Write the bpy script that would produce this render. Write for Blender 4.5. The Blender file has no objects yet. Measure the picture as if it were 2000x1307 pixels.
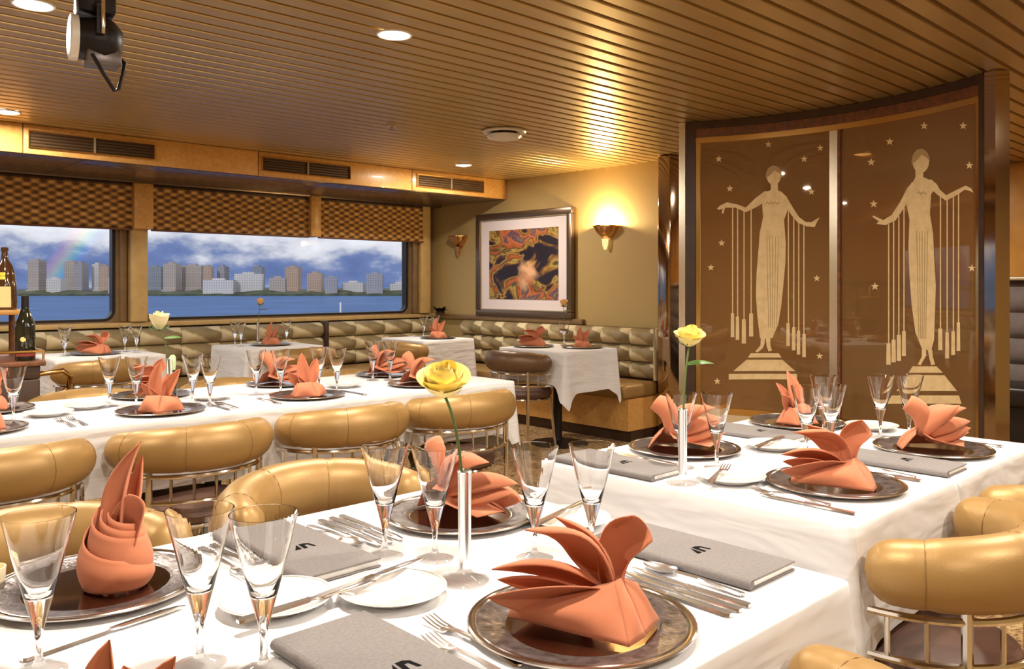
import bpy, bmesh, math, random
from mathutils import Vector, Matrix
from mathutils.geometry import tessellate_polygon
R = math.radians; PI = math.pi
random.seed(7)
S = bpy.context.scene
COL = S.collection

# ------------------------------------------------------------------ camera
H = 1.24; F = 1635.0; HZ = 556.0
cu, cv = 0.689, 0.7248                      # camera forward in plan
cam = bpy.data.cameras.new('camera'); camo = bpy.data.objects.new('camera', cam); COL.objects.link(camo)
camo.location = (0, 0, H); camo.rotation_euler = (R(90), 0, R(-43.55))
cam.sensor_width = 36; cam.lens = F/2000*36; cam.shift_y = -(653.5-HZ)/2000
cam.clip_start = .05; cam.clip_end = 9000
S.camera = camo
CAMRZ = R(-43.55)

def ray(px, py):
    t = (px-1000)/F; k = (HZ-py)/F
    return Vector((.7248*t+cu, -.689*t+cv, k))
def at(px, py, z):                           # point of the photograph's ray at height z
    d = ray(px, py); s = (z-H)/d.z
    return d.x*s, d.y*s
def onY(px, py, Y):
    d = ray(px, py); s = Y/d.y
    return d.x*s, H+d.z*s
def onX(px, py, X):
    d = ray(px, py); s = X/d.x
    return d.y*s, H+d.z*s

# ------------------------------------------------------------------ world, sun, exposure
S.view_settings.view_transform = 'Standard'; S.view_settings.look = 'None'
S.view_settings.gamma = 1; S.view_settings.use_curve_mapping = False
S.view_settings.exposure = 0.0
_d1, _d2 = ray(168, 460).normalized(), ray(74, 585).normalized()      # two points the rainbow passes
_al = math.cos(R(42))/(1+_d1.dot(_d2)); _c = _d1.cross(_d2)
_be = math.sqrt((1-((_d1+_d2)*_al).length_squared)/_c.length_squared)
ANTI = min(((_d1+_d2)*_al+_c*_be, (_d1+_d2)*_al-_c*_be), key=lambda v: v.z).normalized()
def make_world():
    w = bpy.data.worlds.new('sky'); S.world = w; w.use_nodes = True
    nt = w.node_tree; nt.nodes.clear(); N = nt.nodes.new; L = nt.links.new
    out = N('ShaderNodeOutputWorld'); bg = N('ShaderNodeBackground'); L(bg.outputs[0], out.inputs[0])
    tc = N('ShaderNodeTexCoord'); mp = N('ShaderNodeMapping'); mp.inputs['Scale'].default_value = (13, 13, 26)
    mp.inputs['Location'].default_value = (1.3, 2.1, .4)
    L(tc.outputs['Generated'], mp.inputs[0])
    no = N('ShaderNodeTexNoise'); no.inputs['Scale'].default_value = 1; no.inputs['Detail'].default_value = 7; no.inputs['Roughness'].default_value = .55
    L(mp.outputs[0], no.inputs['Vector'])
    sx = N('ShaderNodeSeparateXYZ'); L(tc.outputs['Generated'], sx.inputs[0])
    el = N('ShaderNodeMapRange'); el.inputs['From Min'].default_value = .012; el.inputs['From Max'].default_value = .065
    el.inputs['To Min'].default_value = -.15; el.inputs['To Max'].default_value = .20
    L(sx.outputs['Z'], el.inputs['Value'])
    ad = N('ShaderNodeMath'); ad.operation = 'ADD'; L(no.outputs['Fac'], ad.inputs[0]); L(el.outputs[0], ad.inputs[1])
    cr = N('ShaderNodeValToRGB'); L(ad.outputs[0], cr.inputs[0])
    e = cr.color_ramp.elements
    e[0].position = .30; e[0].color = (.13, .19, .40, 1)
    e[1].position = .67; e[1].color = (.92, .92, .95, 1)
    for p, c in ((.42, (.18, .25, .48, 1)), (.49, (.42, .46, .60, 1)), (.56, (.74, .75, .81, 1))):
        n = e.new(p); n.color = c
    # rainbow: a function of the angle from the antisolar point only
    dp = N('ShaderNodeVectorMath'); dp.operation = 'DOT_PRODUCT'; dp.inputs[1].default_value = ANTI; L(tc.outputs['Generated'], dp.inputs[0])
    ac = N('ShaderNodeMath'); ac.operation = 'ARCCOSINE'; L(dp.outputs['Value'], ac.inputs[0])
    mr = N('ShaderNodeMapRange'); mr.inputs['From Min'].default_value = R(41.2); mr.inputs['From Max'].default_value = R(42.9); L(ac.outputs[0], mr.inputs['Value'])
    rb = N('ShaderNodeValToRGB'); L(mr.outputs[0], rb.inputs[0]); e = rb.color_ramp.elements
    e[0].position = 0; e[0].color = (0, 0, 0, 1); e[1].position = 1; e[1].color = (0, 0, 0, 1)
    for p, c in ((.18, (.0, .04, .14, 1)), (.36, (.0, .14, .07, 1)), (.55, (.17, .17, .0, 1)), (.74, (.20, .07, .02, 1)), (.88, (.11, .02, .04, 1))):
        n = e.new(p); n.color = c
    mx = N('ShaderNodeMixRGB'); mx.blend_type = 'ADD'; mx.inputs[0].default_value = 1
    L(cr.outputs[0], mx.inputs[1]); L(rb.outputs[0], mx.inputs[2])
    L(mx.outputs[0], bg.inputs['Color']); bg.inputs['Strength'].default_value = 1.0
make_world()
sun = bpy.data.lights.new('sun', 'SUN'); sun.energy = 1.1; sun.angle = R(1); sun.color = (1, .95, .88)
suno = bpy.data.objects.new('sun', sun); COL.objects.link(suno)
suno.rotation_euler = ANTI.to_track_quat('-Z', 'Y').to_euler(); suno.location = (-50, -50, 60)

# ------------------------------------------------------------------ materials
MATS = {}
def mat(name, col=(.8, .8, .8), rough=.5, metal=0, bump=0, bscale=60, var=0, vscale=8, col2=None, spec=.5, emit=None, estr=0, coat=0, sheen=0):
    m = bpy.data.materials.new(name); m.use_nodes = True; nt = m.node_tree
    b = nt.nodes['Principled BSDF']; N = nt.nodes.new; L = nt.links.new
    b.inputs['Base Color'].default_value = (*col, 1); b.inputs['Roughness'].default_value = rough; b.inputs['Metallic'].default_value = metal
    b.inputs['Specular IOR Level'].default_value = spec; b.inputs['Coat Weight'].default_value = coat
    b.inputs['Sheen Weight'].default_value = sheen
    tc = N('ShaderNodeTexCoord')
    if var or col2:
        no = N('ShaderNodeTexNoise'); no.inputs['Scale'].default_value = vscale; no.inputs['Detail'].default_value = 5
        L(tc.outputs['Object'], no.inputs['Vector'])
        rp = N('ShaderNodeValToRGB'); L(no.outputs['Fac'], rp.inputs[0]); e = rp.color_ramp.elements
        c2 = col2 or tuple(max(0, c*(1-var)) for c in col)
        e[0].position = .35; e[0].color = (*c2, 1); e[1].position = .65; e[1].color = (*col, 1)
        L(rp.outputs[0], b.inputs['Base Color'])
    if bump:
        n2 = N('ShaderNodeTexNoise'); n2.inputs['Scale'].default_value = bscale; n2.inputs['Detail'].default_value = 4
        L(tc.outputs['Object'], n2.inputs['Vector'])
        bp = N('ShaderNodeBump'); bp.inputs['Strength'].default_value = bump; bp.inputs['Distance'].default_value = .01
        L(n2.outputs['Fac'], bp.inputs['Height']); L(bp.outputs[0], b.inputs['Normal'])
    if emit:
        b.inputs['Emission Color'].default_value = (*emit, 1); b.inputs['Emission Strength'].default_value = estr
    MATS[name] = m; return m
M = {}
M['wall'] = mat('olive tan wall', (.46, .33, .13), .55, bump=.05, bscale=200)
M['slat'] = mat('bronze ceiling strip', (.60, .43, .19), .34, metal=.65, var=.10, vscale=1.5)
M['slat_back'] = mat('ceiling reveal', (.42, .29, .13), .2, metal=.9)
M['burl'] = mat('burl wood', (.72, .40, .12), .35, col2=(.62, .32, .085), vscale=40, coat=.3)
M['oak'] = mat('warm wood panel', (.60, .30, .07), .4, col2=(.52, .25, .05), vscale=6, coat=.2)
M['marble'] = mat('dark soffit laminate', (.21, .135, .085), .27, col2=(.10, .06, .035), vscale=14, coat=.2)
M['pilaster'] = mat('pale pilaster', (.62, .42, .17), .45, var=.15, vscale=12)
M['pilaster_dark'] = mat('brown window reveal', (.26, .155, .065), .45, var=.2, vscale=10)
M['gasket'] = mat('black gasket', (.012, .01, .012), .4)
M['louvre'] = mat('vent louvre', (.10, .055, .025), .5, metal=.3)
M['brass'] = mat('polished brass', (.75, .50, .20), .16, metal=1)
M['bronze_mirror'] = mat('bronze mirror', (.55, .42, .30), .08, metal=1)
M['mirror'] = mat('silver mirror', (.80, .74, .62), .22, metal=1)
M['copper'] = mat('copper', (.75, .42, .20), .2, metal=1)
M['chrome'] = mat('chrome', (.78, .74, .68), .12, metal=1)
M['silver'] = mat('silver cutlery', (.90, .90, .92), .24, metal=1)
M['dark_wood'] = mat('dark brown timber', (.06, .03, .017), .4, var=.3, vscale=10)
M['header'] = mat('red brown header', (.22, .075, .025), .5, col2=(.12, .05, .025), vscale=30)
M['cloth'] = mat('white tablecloth', (.765, .765, .79), .85, spec=.2)
def crease(m):
    nt = m.node_tree; N = nt.nodes.new; L = nt.links.new; b = nt.nodes['Principled BSDF']
    tc = N('ShaderNodeTexCoord'); mp = N('ShaderNodeMapping'); mp.inputs['Scale'].default_value = (2.2, 2.2, 9); L(tc.outputs['Object'], mp.inputs[0])
    n1 = N('ShaderNodeTexNoise'); n1.inputs['Scale'].default_value = 1.6; n1.inputs['Detail'].default_value = 2; n1.inputs['Distortion'].default_value = .4; L(mp.outputs[0], n1.inputs['Vector'])
    bp = N('ShaderNodeBump'); bp.inputs['Strength'].default_value = .26; bp.inputs['Distance'].default_value = .05; L(n1.outputs['Fac'], bp.inputs['Height']); L(bp.outputs[0], b.inputs['Normal'])
crease(M['cloth'])
M['coral'] = mat('coral napkin cloth', (.60, .215, .115), .8, bump=.05, bscale=500, var=.08, vscale=12, spec=.15, sheen=.15)
M['gold'] = mat('gold leather', (.42, .255, .09), .42, metal=.28, bump=.04, bscale=180, var=.12, vscale=5)
M['brown'] = mat('dark brown leather', (.10, .045, .03), .45, bump=.05, bscale=150)
M['shaded_roll'] = mat('gold leather in painted shade', (.15, .085, .045), .4, metal=.2, bump=.04, bscale=180)  # gold leather, its colour darkened to stand for shade
M['seam'] = mat('seam thread', (.27, .15, .05), .7)
M['porcelain'] = mat('white porcelain', (.88, .86, .83), .12, coat=.6)
M['rimline'] = mat('grey plate line', (.62, .6, .55), .25)
M['paper'] = mat('white pages', (.85, .83, .80), .8)
M['menu'] = mat('grey menu cloth', (.225, .205, .205), .75, bump=.3, bscale=500, var=.15, vscale=200)
M['ink'] = mat('black print', (.006, .006, .007), .8, spec=.05)
M['black'] = mat('black metal', (.009, .006, .007), .45, spec=.35)
M['greymetal'] = mat('grey metal', (.17, .15, .15), .35, metal=.6)
M['white'] = mat('white enamel', (.80, .77, .70), .35)
M['frame'] = mat('dark silver frame', (.17, .12, .085), .3, metal=.7)
M['frame_pale'] = mat('pale frame edge', (.55, .47, .33), .3, metal=.6)  # one even pale metal for edges, rails and fittings
M['matboard'] = mat('lilac white mat', (.78, .70, .72), .7)
M['stem'] = mat('green stem', (.10, .16, .04), .5)
M['leaf'] = mat('green leaf', (.10, .20, .04), .45, var=.3, vscale=30)
M['yellow'] = mat('yellow petal', (.95, .74, .14), .5, col2=(.96, .84, .34), vscale=25, sheen=.3)
M['cream'] = mat('cream petal', (.92, .80, .42), .5, col2=(.95, .88, .62), vscale=30)
M['orange'] = mat('orange petal', (.88, .42, .12), .5, col2=(.92, .58, .22), vscale=40)
M['pale_green'] = mat('pale green foil', (.50, .66, .36), .4)
M['glassdark'] = mat('dark bottle glass', (.012, .014, .008), .08, coat=.8)
M['amber'] = mat('amber bottle', (.07, .03, .012), .1, coat=.8)
M['label_gold'] = mat('gold label', (.72, .55, .18), .5)
M['label_cream'] = mat('cream label', (.80, .66, .30), .55)
M['medal'] = mat('yellow medallion', (.80, .68, .06), .4)
M['redlabel'] = mat('red label', (.30, .05, .04), .5)
M['greytuft'] = mat('grey tufted fabric', (.20, .165, .16), .7, var=.25, vscale=8)
M['blackleather'] = mat('black leather', (.018, .014, .014), .35)
M['beige'] = mat('beige panel', (.62, .48, .30), .5)
M['sea'] = mat('sea water', (.075, .17, .40), .6, var=.25, vscale=.012, spec=.06)
M['trees'] = mat('shore trees', (.09, .11, .06), .9, var=.5, vscale=.05)
M['sand'] = mat('shore sand', (.5, .42, .33), .9)
M['tower_a'] = mat('pale concrete', (.52, .45, .42), .8)
M['candle'] = mat('cream china', (.85, .78, .55), .4)
M['etch_dark'] = mat('etched line', (.42, .29, .13), .6)
M['etch'] = mat('etched frost', (.80, .62, .34), .6, col2=(.70, .52, .27), vscale=25)

def glass_mat(name, col=(1, 1, 1), rough=0.0, ior=1.47):
    m = bpy.data.materials.new(name); m.use_nodes = True; nt = m.node_tree
    b = nt.nodes['Principled BSDF']
    b.inputs['Base Color'].default_value = (*col, 1); b.inputs['Roughness'].default_value = rough
    b.inputs['Transmission Weight'].default_value = 1; b.inputs['IOR'].default_value = ior
    return m
M['glass'] = glass_mat('clear glass')
def thin_mat(name, tint, refl=.08, rough=.02, diff=None, dfac=0):
    m = bpy.data.materials.new(name); m.use_nodes = True; nt = m.node_tree; nt.nodes.clear(); N = nt.nodes.new; L = nt.links.new
    out = N('ShaderNodeOutputMaterial'); tr = N('ShaderNodeBsdfTransparent'); tr.inputs[0].default_value = (*tint, 1)
    gl = N('ShaderNodeBsdfGlossy'); gl.inputs['Roughness'].default_value = rough; gl.inputs['Color'].default_value = (.9, .8, .65, 1) if diff else (1, 1, 1, 1)
    last = tr
    if diff:
        df = N('ShaderNodeBsdfDiffuse'); df.inputs[0].default_value = (*diff, 1)
        m1 = N('ShaderNodeMixShader'); m1.inputs[0].default_value = dfac; L(tr.outputs[0], m1.inputs[1]); L(df.outputs[0], m1.inputs[2]); last = m1
    lw = N('ShaderNodeLayerWeight'); pw = N('ShaderNodeMath'); pw.operation = 'POWER'; pw.inputs[1].default_value = 4; L(lw.outputs['Facing'], pw.inputs[0])
    ad = N('ShaderNodeMath'); ad.operation = 'MULTIPLY_ADD'; ad.inputs[1].default_value = .55; ad.inputs[2].default_value = .04+refl; L(pw.outputs[0], ad.inputs[0])
    m2 = N('ShaderNodeMixShader'); L(ad.outputs[0], m2.inputs[0]); L(last.outputs[0], m2.inputs[1]); L(gl.outputs[0], m2.inputs[2])
    L(m2.outputs[0], out.inputs[0]); return m
M['thinglass'] = thin_mat('thin blown glass', (.93, .93, .93), refl=.08, rough=.0)
M['pane'] = thin_mat('window pane', (.97, .98, 1), refl=-.03)
M['bronze_glass'] = thin_mat('bronze glass', (.62, .42, .22), refl=.05, diff=(.30, .17, .07), dfac=.55)
def emit_mat(name, col, s):
    m = bpy.data.materials.new(name); m.use_nodes = True; nt = m.node_tree; nt.nodes.clear()
    e = nt.nodes.new('ShaderNodeEmission'); e.inputs[0].default_value = (*col, 1); e.inputs[1].default_value = s
    o = nt.nodes.new('ShaderNodeOutputMaterial'); nt.links.new(e.outputs[0], o.inputs[0]); return m
M['lamp'] = emit_mat('lamp glow', (1, .95, .85), 6)
M['bulb'] = emit_mat('sconce bulb', (1, .78, .40), 30)
M['finial'] = emit_mat('lit glass finial', (1, .72, .30), 1.3)

def node_mat(name, rough=.5, metal=0):
    m = bpy.data.materials.new(name); m.use_nodes = True; nt = m.node_tree
    b = nt.nodes['Principled BSDF']; b.inputs['Roughness'].default_value = rough; b.inputs['Metallic'].default_value = metal
    return m, nt, b, nt.nodes.new, nt.links.new
def ramp(N, stops, const=False):
    r = N('ShaderNodeValToRGB'); e = r.color_ramp.elements
    if const: r.color_ramp.interpolation = 'CONSTANT'
    e[0].position = stops[0][0]; e[0].color = (*stops[0][1], 1); e[1].position = stops[-1][0]; e[1].color = (*stops[-1][1], 1)
    for p, c in stops[1:-1]: n = e.new(p); n.color = (*c, 1)
    return r
# carpet
m, nt, b, N, L = node_mat('patterned carpet', .95)
tc = N('ShaderNodeTexCoord'); vo = N('ShaderNodeTexNoise'); vo.inputs['Scale'].default_value = 14; vo.inputs['Detail'].default_value = 3; vo.inputs['Distortion'].default_value = 2.5
L(tc.outputs['Object'], vo.inputs['Vector']); rp = ramp(N, [(.35, (.10, .05, .03)), (.48, (.30, .17, .07)), (.55, (.52, .36, .16)), (.65, (.16, .085, .04))])
L(vo.outputs['Fac'], rp.inputs[0]); L(rp.outputs[0], b.inputs['Base Color']); M['carpet'] = m
# banquette upholstery: leaf pattern on every cushion
m, nt, b, N, L = node_mat('leaf patterned upholstery', .6)
tc = N('ShaderNodeTexCoord'); sx = N('ShaderNodeSeparateXYZ'); L(tc.outputs['Generated'], sx.inputs[0])
m1 = N('ShaderNodeMath'); m1.operation = 'MULTIPLY_ADD'; m1.inputs[1].default_value = .9; L(sx.outputs['Z'], m1.inputs[0]); L(sx.outputs['X'], m1.inputs[2])
no = N('ShaderNodeTexNoise'); no.inputs['Scale'].default_value = 3; L(tc.outputs['Generated'], no.inputs['Vector'])
m2 = N('ShaderNodeMath'); m2.operation = 'MULTIPLY_ADD'; m2.inputs[1].default_value = .35; L(no.outputs['Fac'], m2.inputs[0]); L(m1.outputs[0], m2.inputs[2])
rp = ramp(N, [(.0, (.58, .48, .29)), (.50, (.66, .56, .36)), (.58, (.30, .235, .12)), (1.05/1.1, (.22, .165, .085)), (1, (.64, .55, .35))])
m3 = N('ShaderNodeMath'); m3.operation = 'DIVIDE'; m3.inputs[1].default_value = 1.75; L(m2.outputs[0], m3.inputs[0]); L(m3.outputs[0], rp.inputs[0])
L(rp.outputs[0], b.inputs['Base Color']); M['leafy'] = m
# woven shade
m, nt, b, N, L = node_mat('woven shade', .65)
tc = N('ShaderNodeTexCoord'); sx = N('ShaderNodeSeparateXYZ'); L(tc.outputs['Object'], sx.inputs[0])
def sinw(src, k, ph=0):
    a = N('ShaderNodeMath'); a.operation = 'MULTIPLY_ADD'; a.inputs[1].default_value = k; a.inputs[2].default_value = ph; L(src, a.inputs[0])
    s = N('ShaderNodeMath'); s.operation = 'SINE'; L(a.outputs[0], s.inputs[0]); return s
s1 = sinw(sx.outputs['X'], 2*PI/.115); s2 = sinw(sx.outputs['Z'], 2*PI/.058)
mu = N('ShaderNodeMath'); mu.operation = 'MULTIPLY'; L(s1.outputs[0], mu.inputs[0]); L(s2.outputs[0], mu.inputs[1])
mr = N('ShaderNodeMapRange'); mr.inputs['From Min'].default_value = -1; L(mu.outputs[0], mr.inputs['Value'])
rp = ramp(N, [(.2, (.13, .06, .02)), (.5, (.38, .18, .045)), (.85, (.72, .42, .12))]); L(mr.outputs[0], rp.inputs[0]); L(rp.outputs[0], b.inputs['Base Color']); M['woven'] = m
# charger pewter
m, nt, b, N, L = node_mat('mottled pewter', .32, .6)
tc = N('ShaderNodeTexCoord'); no = N('ShaderNodeTexNoise'); no.inputs['Scale'].default_value = 60; no.inputs['Detail'].default_value = 5; L(tc.outputs['Object'], no.inputs['Vector'])
rp = ramp(N, [(.35, (.075, .06, .06)), (.65, (.20, .17, .17))]); L(no.outputs['Fac'], rp.inputs[0]); L(rp.outputs[0], b.inputs['Base Color'])
bp = N('ShaderNodeBump'); bp.inputs['Strength'].default_value = .5; bp.inputs['Distance'].default_value = .004; L(no.outputs['Fac'], bp.inputs['Height']); L(bp.outputs[0], b.inputs['Normal'])
M['pewter'] = m
M['pewter_well'] = mat('polished pewter well', (.30, .235, .22), .1, metal=1)
M['pewter_rim'] = mat('silver charger rim', (.50, .46, .43), .2, metal=1)
# abstract painting
m, nt, b, N, L = node_mat('abstract painting', .5)
tc = N('ShaderNodeTexCoord'); no = N('ShaderNodeTexNoise'); no.inputs['Scale'].default_value = 3.0; no.inputs['Detail'].default_value = 5; no.inputs['Distortion'].default_value = 1.1
L(tc.outputs['Generated'], no.inputs['Vector'])
rp = ramp(N, [(.2, (.008, .006, .012)), (.42, (.02, .012, .02)), (.46, (.22, .10, .02)), (.49, (.50, .34, .08)), (.51, (.05, .06, .02)), (.55, (.42, .10, .025)), (.60, (.50, .17, .06)), (.64, (.10, .05, .09)), (.8, (.5, .4, .15))])
L(no.outputs['Fac'], rp.inputs[0])
di = N('ShaderNodeVectorMath'); di.operation = 'DISTANCE'; di.inputs[1].default_value = (.84, 0, .62); 
n3 = N('ShaderNodeTexNoise'); n3.inputs['Scale'].default_value = 4; L(tc.outputs['Generated'], n3.inputs['Vector'])
wv = N('ShaderNodeVectorMath'); wv.operation = 'MULTIPLY_ADD'; wv.inputs[1].default_value = (.6, 0, .5); L(n3.outputs['Color'], wv.inputs[0]); L(tc.outputs['Generated'], wv.inputs[2])
L(wv.outputs[0], di.inputs[0])
gr = ramp(N, [(.0, (1, 1, 1)), (.06, (.9, .9, .9)), (.20, (0, 0, 0))]); L(di.outputs['Value'], gr.inputs[0])
mx = N('ShaderNodeMixRGB'); mx.inputs[2].default_value = (.80, .45, .25, 1); L(gr.outputs[0], mx.inputs[0]); L(rp.outputs[0], mx.inputs[1]); L(mx.outputs[0], b.inputs['Base Color']); M['painting'] = m
# towers with floor bands
def tower_mat(name, c, dark=.6):
    m, nt, b, N, L = node_mat(name, .8)
    tc = N('ShaderNodeTexCoord'); br = N('ShaderNodeTexBrick'); br.offset = 0
    br.inputs['Scale'].default_value = 1; br.inputs['Brick Width'].default_value = 4.5; br.inputs['Row Height'].default_value = 3.2; br.inputs['Mortar Size'].default_value = .9
    mp = N('ShaderNodeMapping'); mp.inputs['Rotation'].default_value = (R(90), 0, 0); L(tc.outputs['Object'], mp.inputs[0]); L(mp.outputs[0], br.inputs['Vector'])
    br.inputs['Color1'].default_value = (*[k*dark for k in c], 1); br.inputs['Color2'].default_value = (*[k*dark*.9 for k in c], 1); br.inputs['Mortar'].default_value = (*c, 1)
    L(br.outputs['Color'], b.inputs['Base Color']); return m
TOW = [tower_mat('pale concrete tower', (.44, .38, .36)), tower_mat('grey tower', (.34, .33, .37)), tower_mat('tan tower', (.46, .34, .27)), tower_mat('blue grey tower', (.26, .29, .36)), tower_mat('white slab tower', (.60, .58, .58))]

# ------------------------------------------------------------------ mesh helpers
class MB:
    def __init__(s): s.v = []; s.f = []; s.mi = []
    def add(s, vs, fs, k=0):
        n = len(s.v); s.v += [tuple(p) for p in vs]; s.f += [tuple(i+n for i in f) for f in fs]; s.mi += [k]*len(fs); return s
    def box(s, x0, x1, y0, y1, z0, z1, k=0):
        return s.add([(x0,y0,z0),(x1,y0,z0),(x1,y1,z0),(x0,y1,z0),(x0,y0,z1),(x1,y0,z1),(x1,y1,z1),(x0,y1,z1)],
                     [(0,3,2,1),(4,5,6,7),(0,1,5,4),(1,2,6,5),(2,3,7,6),(3,0,4,7)], k)
    def bbox(s, x0, x1, y0, y1, z0, z1, bev=.005, seg=2, k=0):
        bm = bmesh.new(); bmesh.ops.create_cube(bm, size=1)
        for v in bm.verts: v.co = ((x0+x1)/2+v.co.x*(x1-x0), (y0+y1)/2+v.co.y*(y1-y0), (z0+z1)/2+v.co.z*(z1-z0))
        bmesh.ops.bevel(bm, geom=bm.edges[:], offset=bev, segments=seg, profile=.5, affect='EDGES')
        bm.verts.index_update(); s.add([v.co[:] for v in bm.verts], [[v.index for v in f.verts] for f in bm.faces], k); bm.free(); return s
    def lathe(s, prof, seg=32, c=(0,0,0), a0=0, a1=2*PI, k=0, flip=False):
        full = abs(a1-a0-2*PI) < 1e-6; n = seg if full else seg+1
        vs = []; fs = []
        for (r, z) in prof:
            for i in range(n):
                a = a0+(a1-a0)*i/seg; vs.append((c[0]+r*math.cos(a), c[1]+r*math.sin(a), c[2]+z))
        for j in range(len(prof)-1):
            for i in range(seg):
                i2 = (i+1) % n if full else i+1
                q = (j*n+i, j*n+i2, (j+1)*n+i2, (j+1)*n+i); fs.append(q[::-1] if flip else q)
        return s.add(vs, fs, k)
    def tube(s, pts, r, seg=10, caps=True, closed=False, ry=None, k=0, up=(0,0,1)):
        pts = [Vector(p) for p in pts]; n = len(pts); rr = r if hasattr(r, '__len__') else [r]*n
        r2 = (ry if hasattr(ry, '__len__') else [ry]*n) if ry else rr
        vs = []; fs = []; prev = Vector(up)
        for i, p in enumerate(pts):
            if closed: t = pts[(i+1) % n]-pts[i-1]
            else: t = pts[min(i+1, n-1)]-pts[max(i-1, 0)]
            t.normalize(); a = t.cross(prev)
            if a.length < 1e-4: a = t.cross(Vector((1, .3, 0)))
            a.normalize(); b = a.cross(t).normalized(); 
            if abs(t.dot(Vector(up))) > .99: prev = b
            for q in range(seg):
                g = 2*PI*q/seg; vs.append(p+a*(rr[i]*math.cos(g))+b*(r2[i]*math.sin(g)))
        m = n if closed else n-1
        for i in range(m):
            for q in range(seg):
                j = (i+1) % n; fs.append((i*seg+q, i*seg+(q+1) % seg, j*seg+(q+1) % seg, j*seg+q))
        if caps and not closed: fs += [tuple(range(seg))[::-1], tuple((n-1)*seg+q for q in range(seg))]
        return s.add(vs, fs, k)
    def grid(s, fn, nu, nv, k=0):
        vs = [fn(i/nu, j/nv) for j in range(nv+1) for i in range(nu+1)]
        fs = [(j*(nu+1)+i, j*(nu+1)+i+1, (j+1)*(nu+1)+i+1, (j+1)*(nu+1)+i) for j in range(nv) for i in range(nu)]
        return s.add(vs, fs, k)
    def prism(s, pts, z0, z1, k=0):
        n = len(pts)
        return s.add([(x,y,z0) for x,y in pts]+[(x,y,z1) for x,y in pts], [tuple(range(n))[::-1], tuple(range(n,2*n))]+[(i,(i+1)%n,n+(i+1)%n,n+i) for i in range(n)], k)
    def mesh(s, name, mats, smooth=True, ang=38):
        me = bpy.data.meshes.new(name); me.from_pydata(s.v, [], s.f)
        for m in (mats if isinstance(mats, (list, tuple)) else [mats]): me.materials.append(m)
        if any(s.mi): me.polygons.foreach_set('material_index', s.mi)
        if smooth: me.shade_smooth(); me.set_sharp_from_angle(angle=R(ang))
        me.update(); return me
    def build(s, name, mats, parent=None, loc=None, rz=0, smooth=True, ang=38):
        return mk(name, s.mesh(name, mats, smooth, ang), parent, loc, rz)
def mk(name, me, parent=None, loc=None, rz=0):
    o = bpy.data.objects.new(name, me); COL.objects.link(o)
    if parent: o.parent = parent
    if loc: o.location = loc
    if rz: o.rotation_euler = (0, 0, rz)
    return o
def tag(o, label=None, cat=None, group=None, kind=None):
    if label: o['label'] = label
    if cat: o['category'] = cat
    if group: o['group'] = group
    if kind: o['kind'] = kind
    return o
def thing(name, loc=(0,0,0), rz=0, label=None, cat=None, group=None, kind=None):
    o = mk(name, None, None, loc, rz); return tag(o, label, cat, group, kind)
def struct(name, mb, m, parent=None, **kw):
    o = mb.build(name, m, parent, **kw)
    if not parent: o['kind'] = 'structure'
    return o
def copy_tree(o, parent=None):
    c = o.copy(); COL.objects.link(c); c.parent = parent
    for ch in list(o.children): copy_tree(ch, c)
    return c

# ------------------------------------------------------------------ room shell
ZC = 2.28; XB = 5.72; YW = 7.28; YF = 6.09; ZS = 2.09
X0, X1, Y0 = -2.4, 8.0, -2.6
struct('floor', MB().box(X0-.1, X1+.1, Y0-.1, YW+.2, -.06, 0), M['carpet'], smooth=False)
ceil = struct('ceiling', MB().box(X0-.1, X1+.1, Y0-.1, YW+.2, ZC+.014, ZC+.08), M['slat_back'], smooth=False)
PITCH = .105
def slat_mesh():
    w = .041; pr = [(-w, .014), (-w, .004), (-w+.004, 0), (w-.004, 0), (w, .004), (w, .014)]
    mb = MB(); vs = []
    for x in (X0, X1):
        vs += [(x, y, z) for y, z in pr]
    n = len(pr); mb.add(vs, [(i, i+1, n+i+1, n+i) for i in range(n-1)]+[tuple(range(n))[::-1], tuple(range(n, 2*n))])
    return mb.mesh('ceiling_slat', M['slat'], smooth=False)
sm = slat_mesh(); y = YF-.043
while y > Y0+.04:
    mk('ceiling_slat', sm, ceil, (0, y, ZC)); y -= PITCH
struct('wall_back', MB().box(XB, XB+.12, 3.98, YW+.2, 0, ZC+.01), M['wall'], smooth=False)
struct('wall_passage', MB().box(XB+.12, X1, 3.98, 4.1, 0, ZC+.01), M['wall'], smooth=False)
struct('wall_rear', MB().box(X0-.1, X0, Y0-.1, YW+.2, 0, ZC+.01), M['wall'], smooth=False)
struct('wall_side', MB().box(X0, X1, Y0-.1, Y0, 0, ZC+.01), M['wall'], smooth=False)
wf = struct('wall_far', MB().box(X1, X1+.1, Y0-.1, 4.1, 0, ZC+.01), M['oak'], smooth=False)
for i in range(6):
    MB().bbox(X1-.02, X1, -2.5+i*1.08, -2.5+i*1.08+1.06, 1.3, ZC-.01, .004).build('wall_panel', M['oak'], wf)

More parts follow.
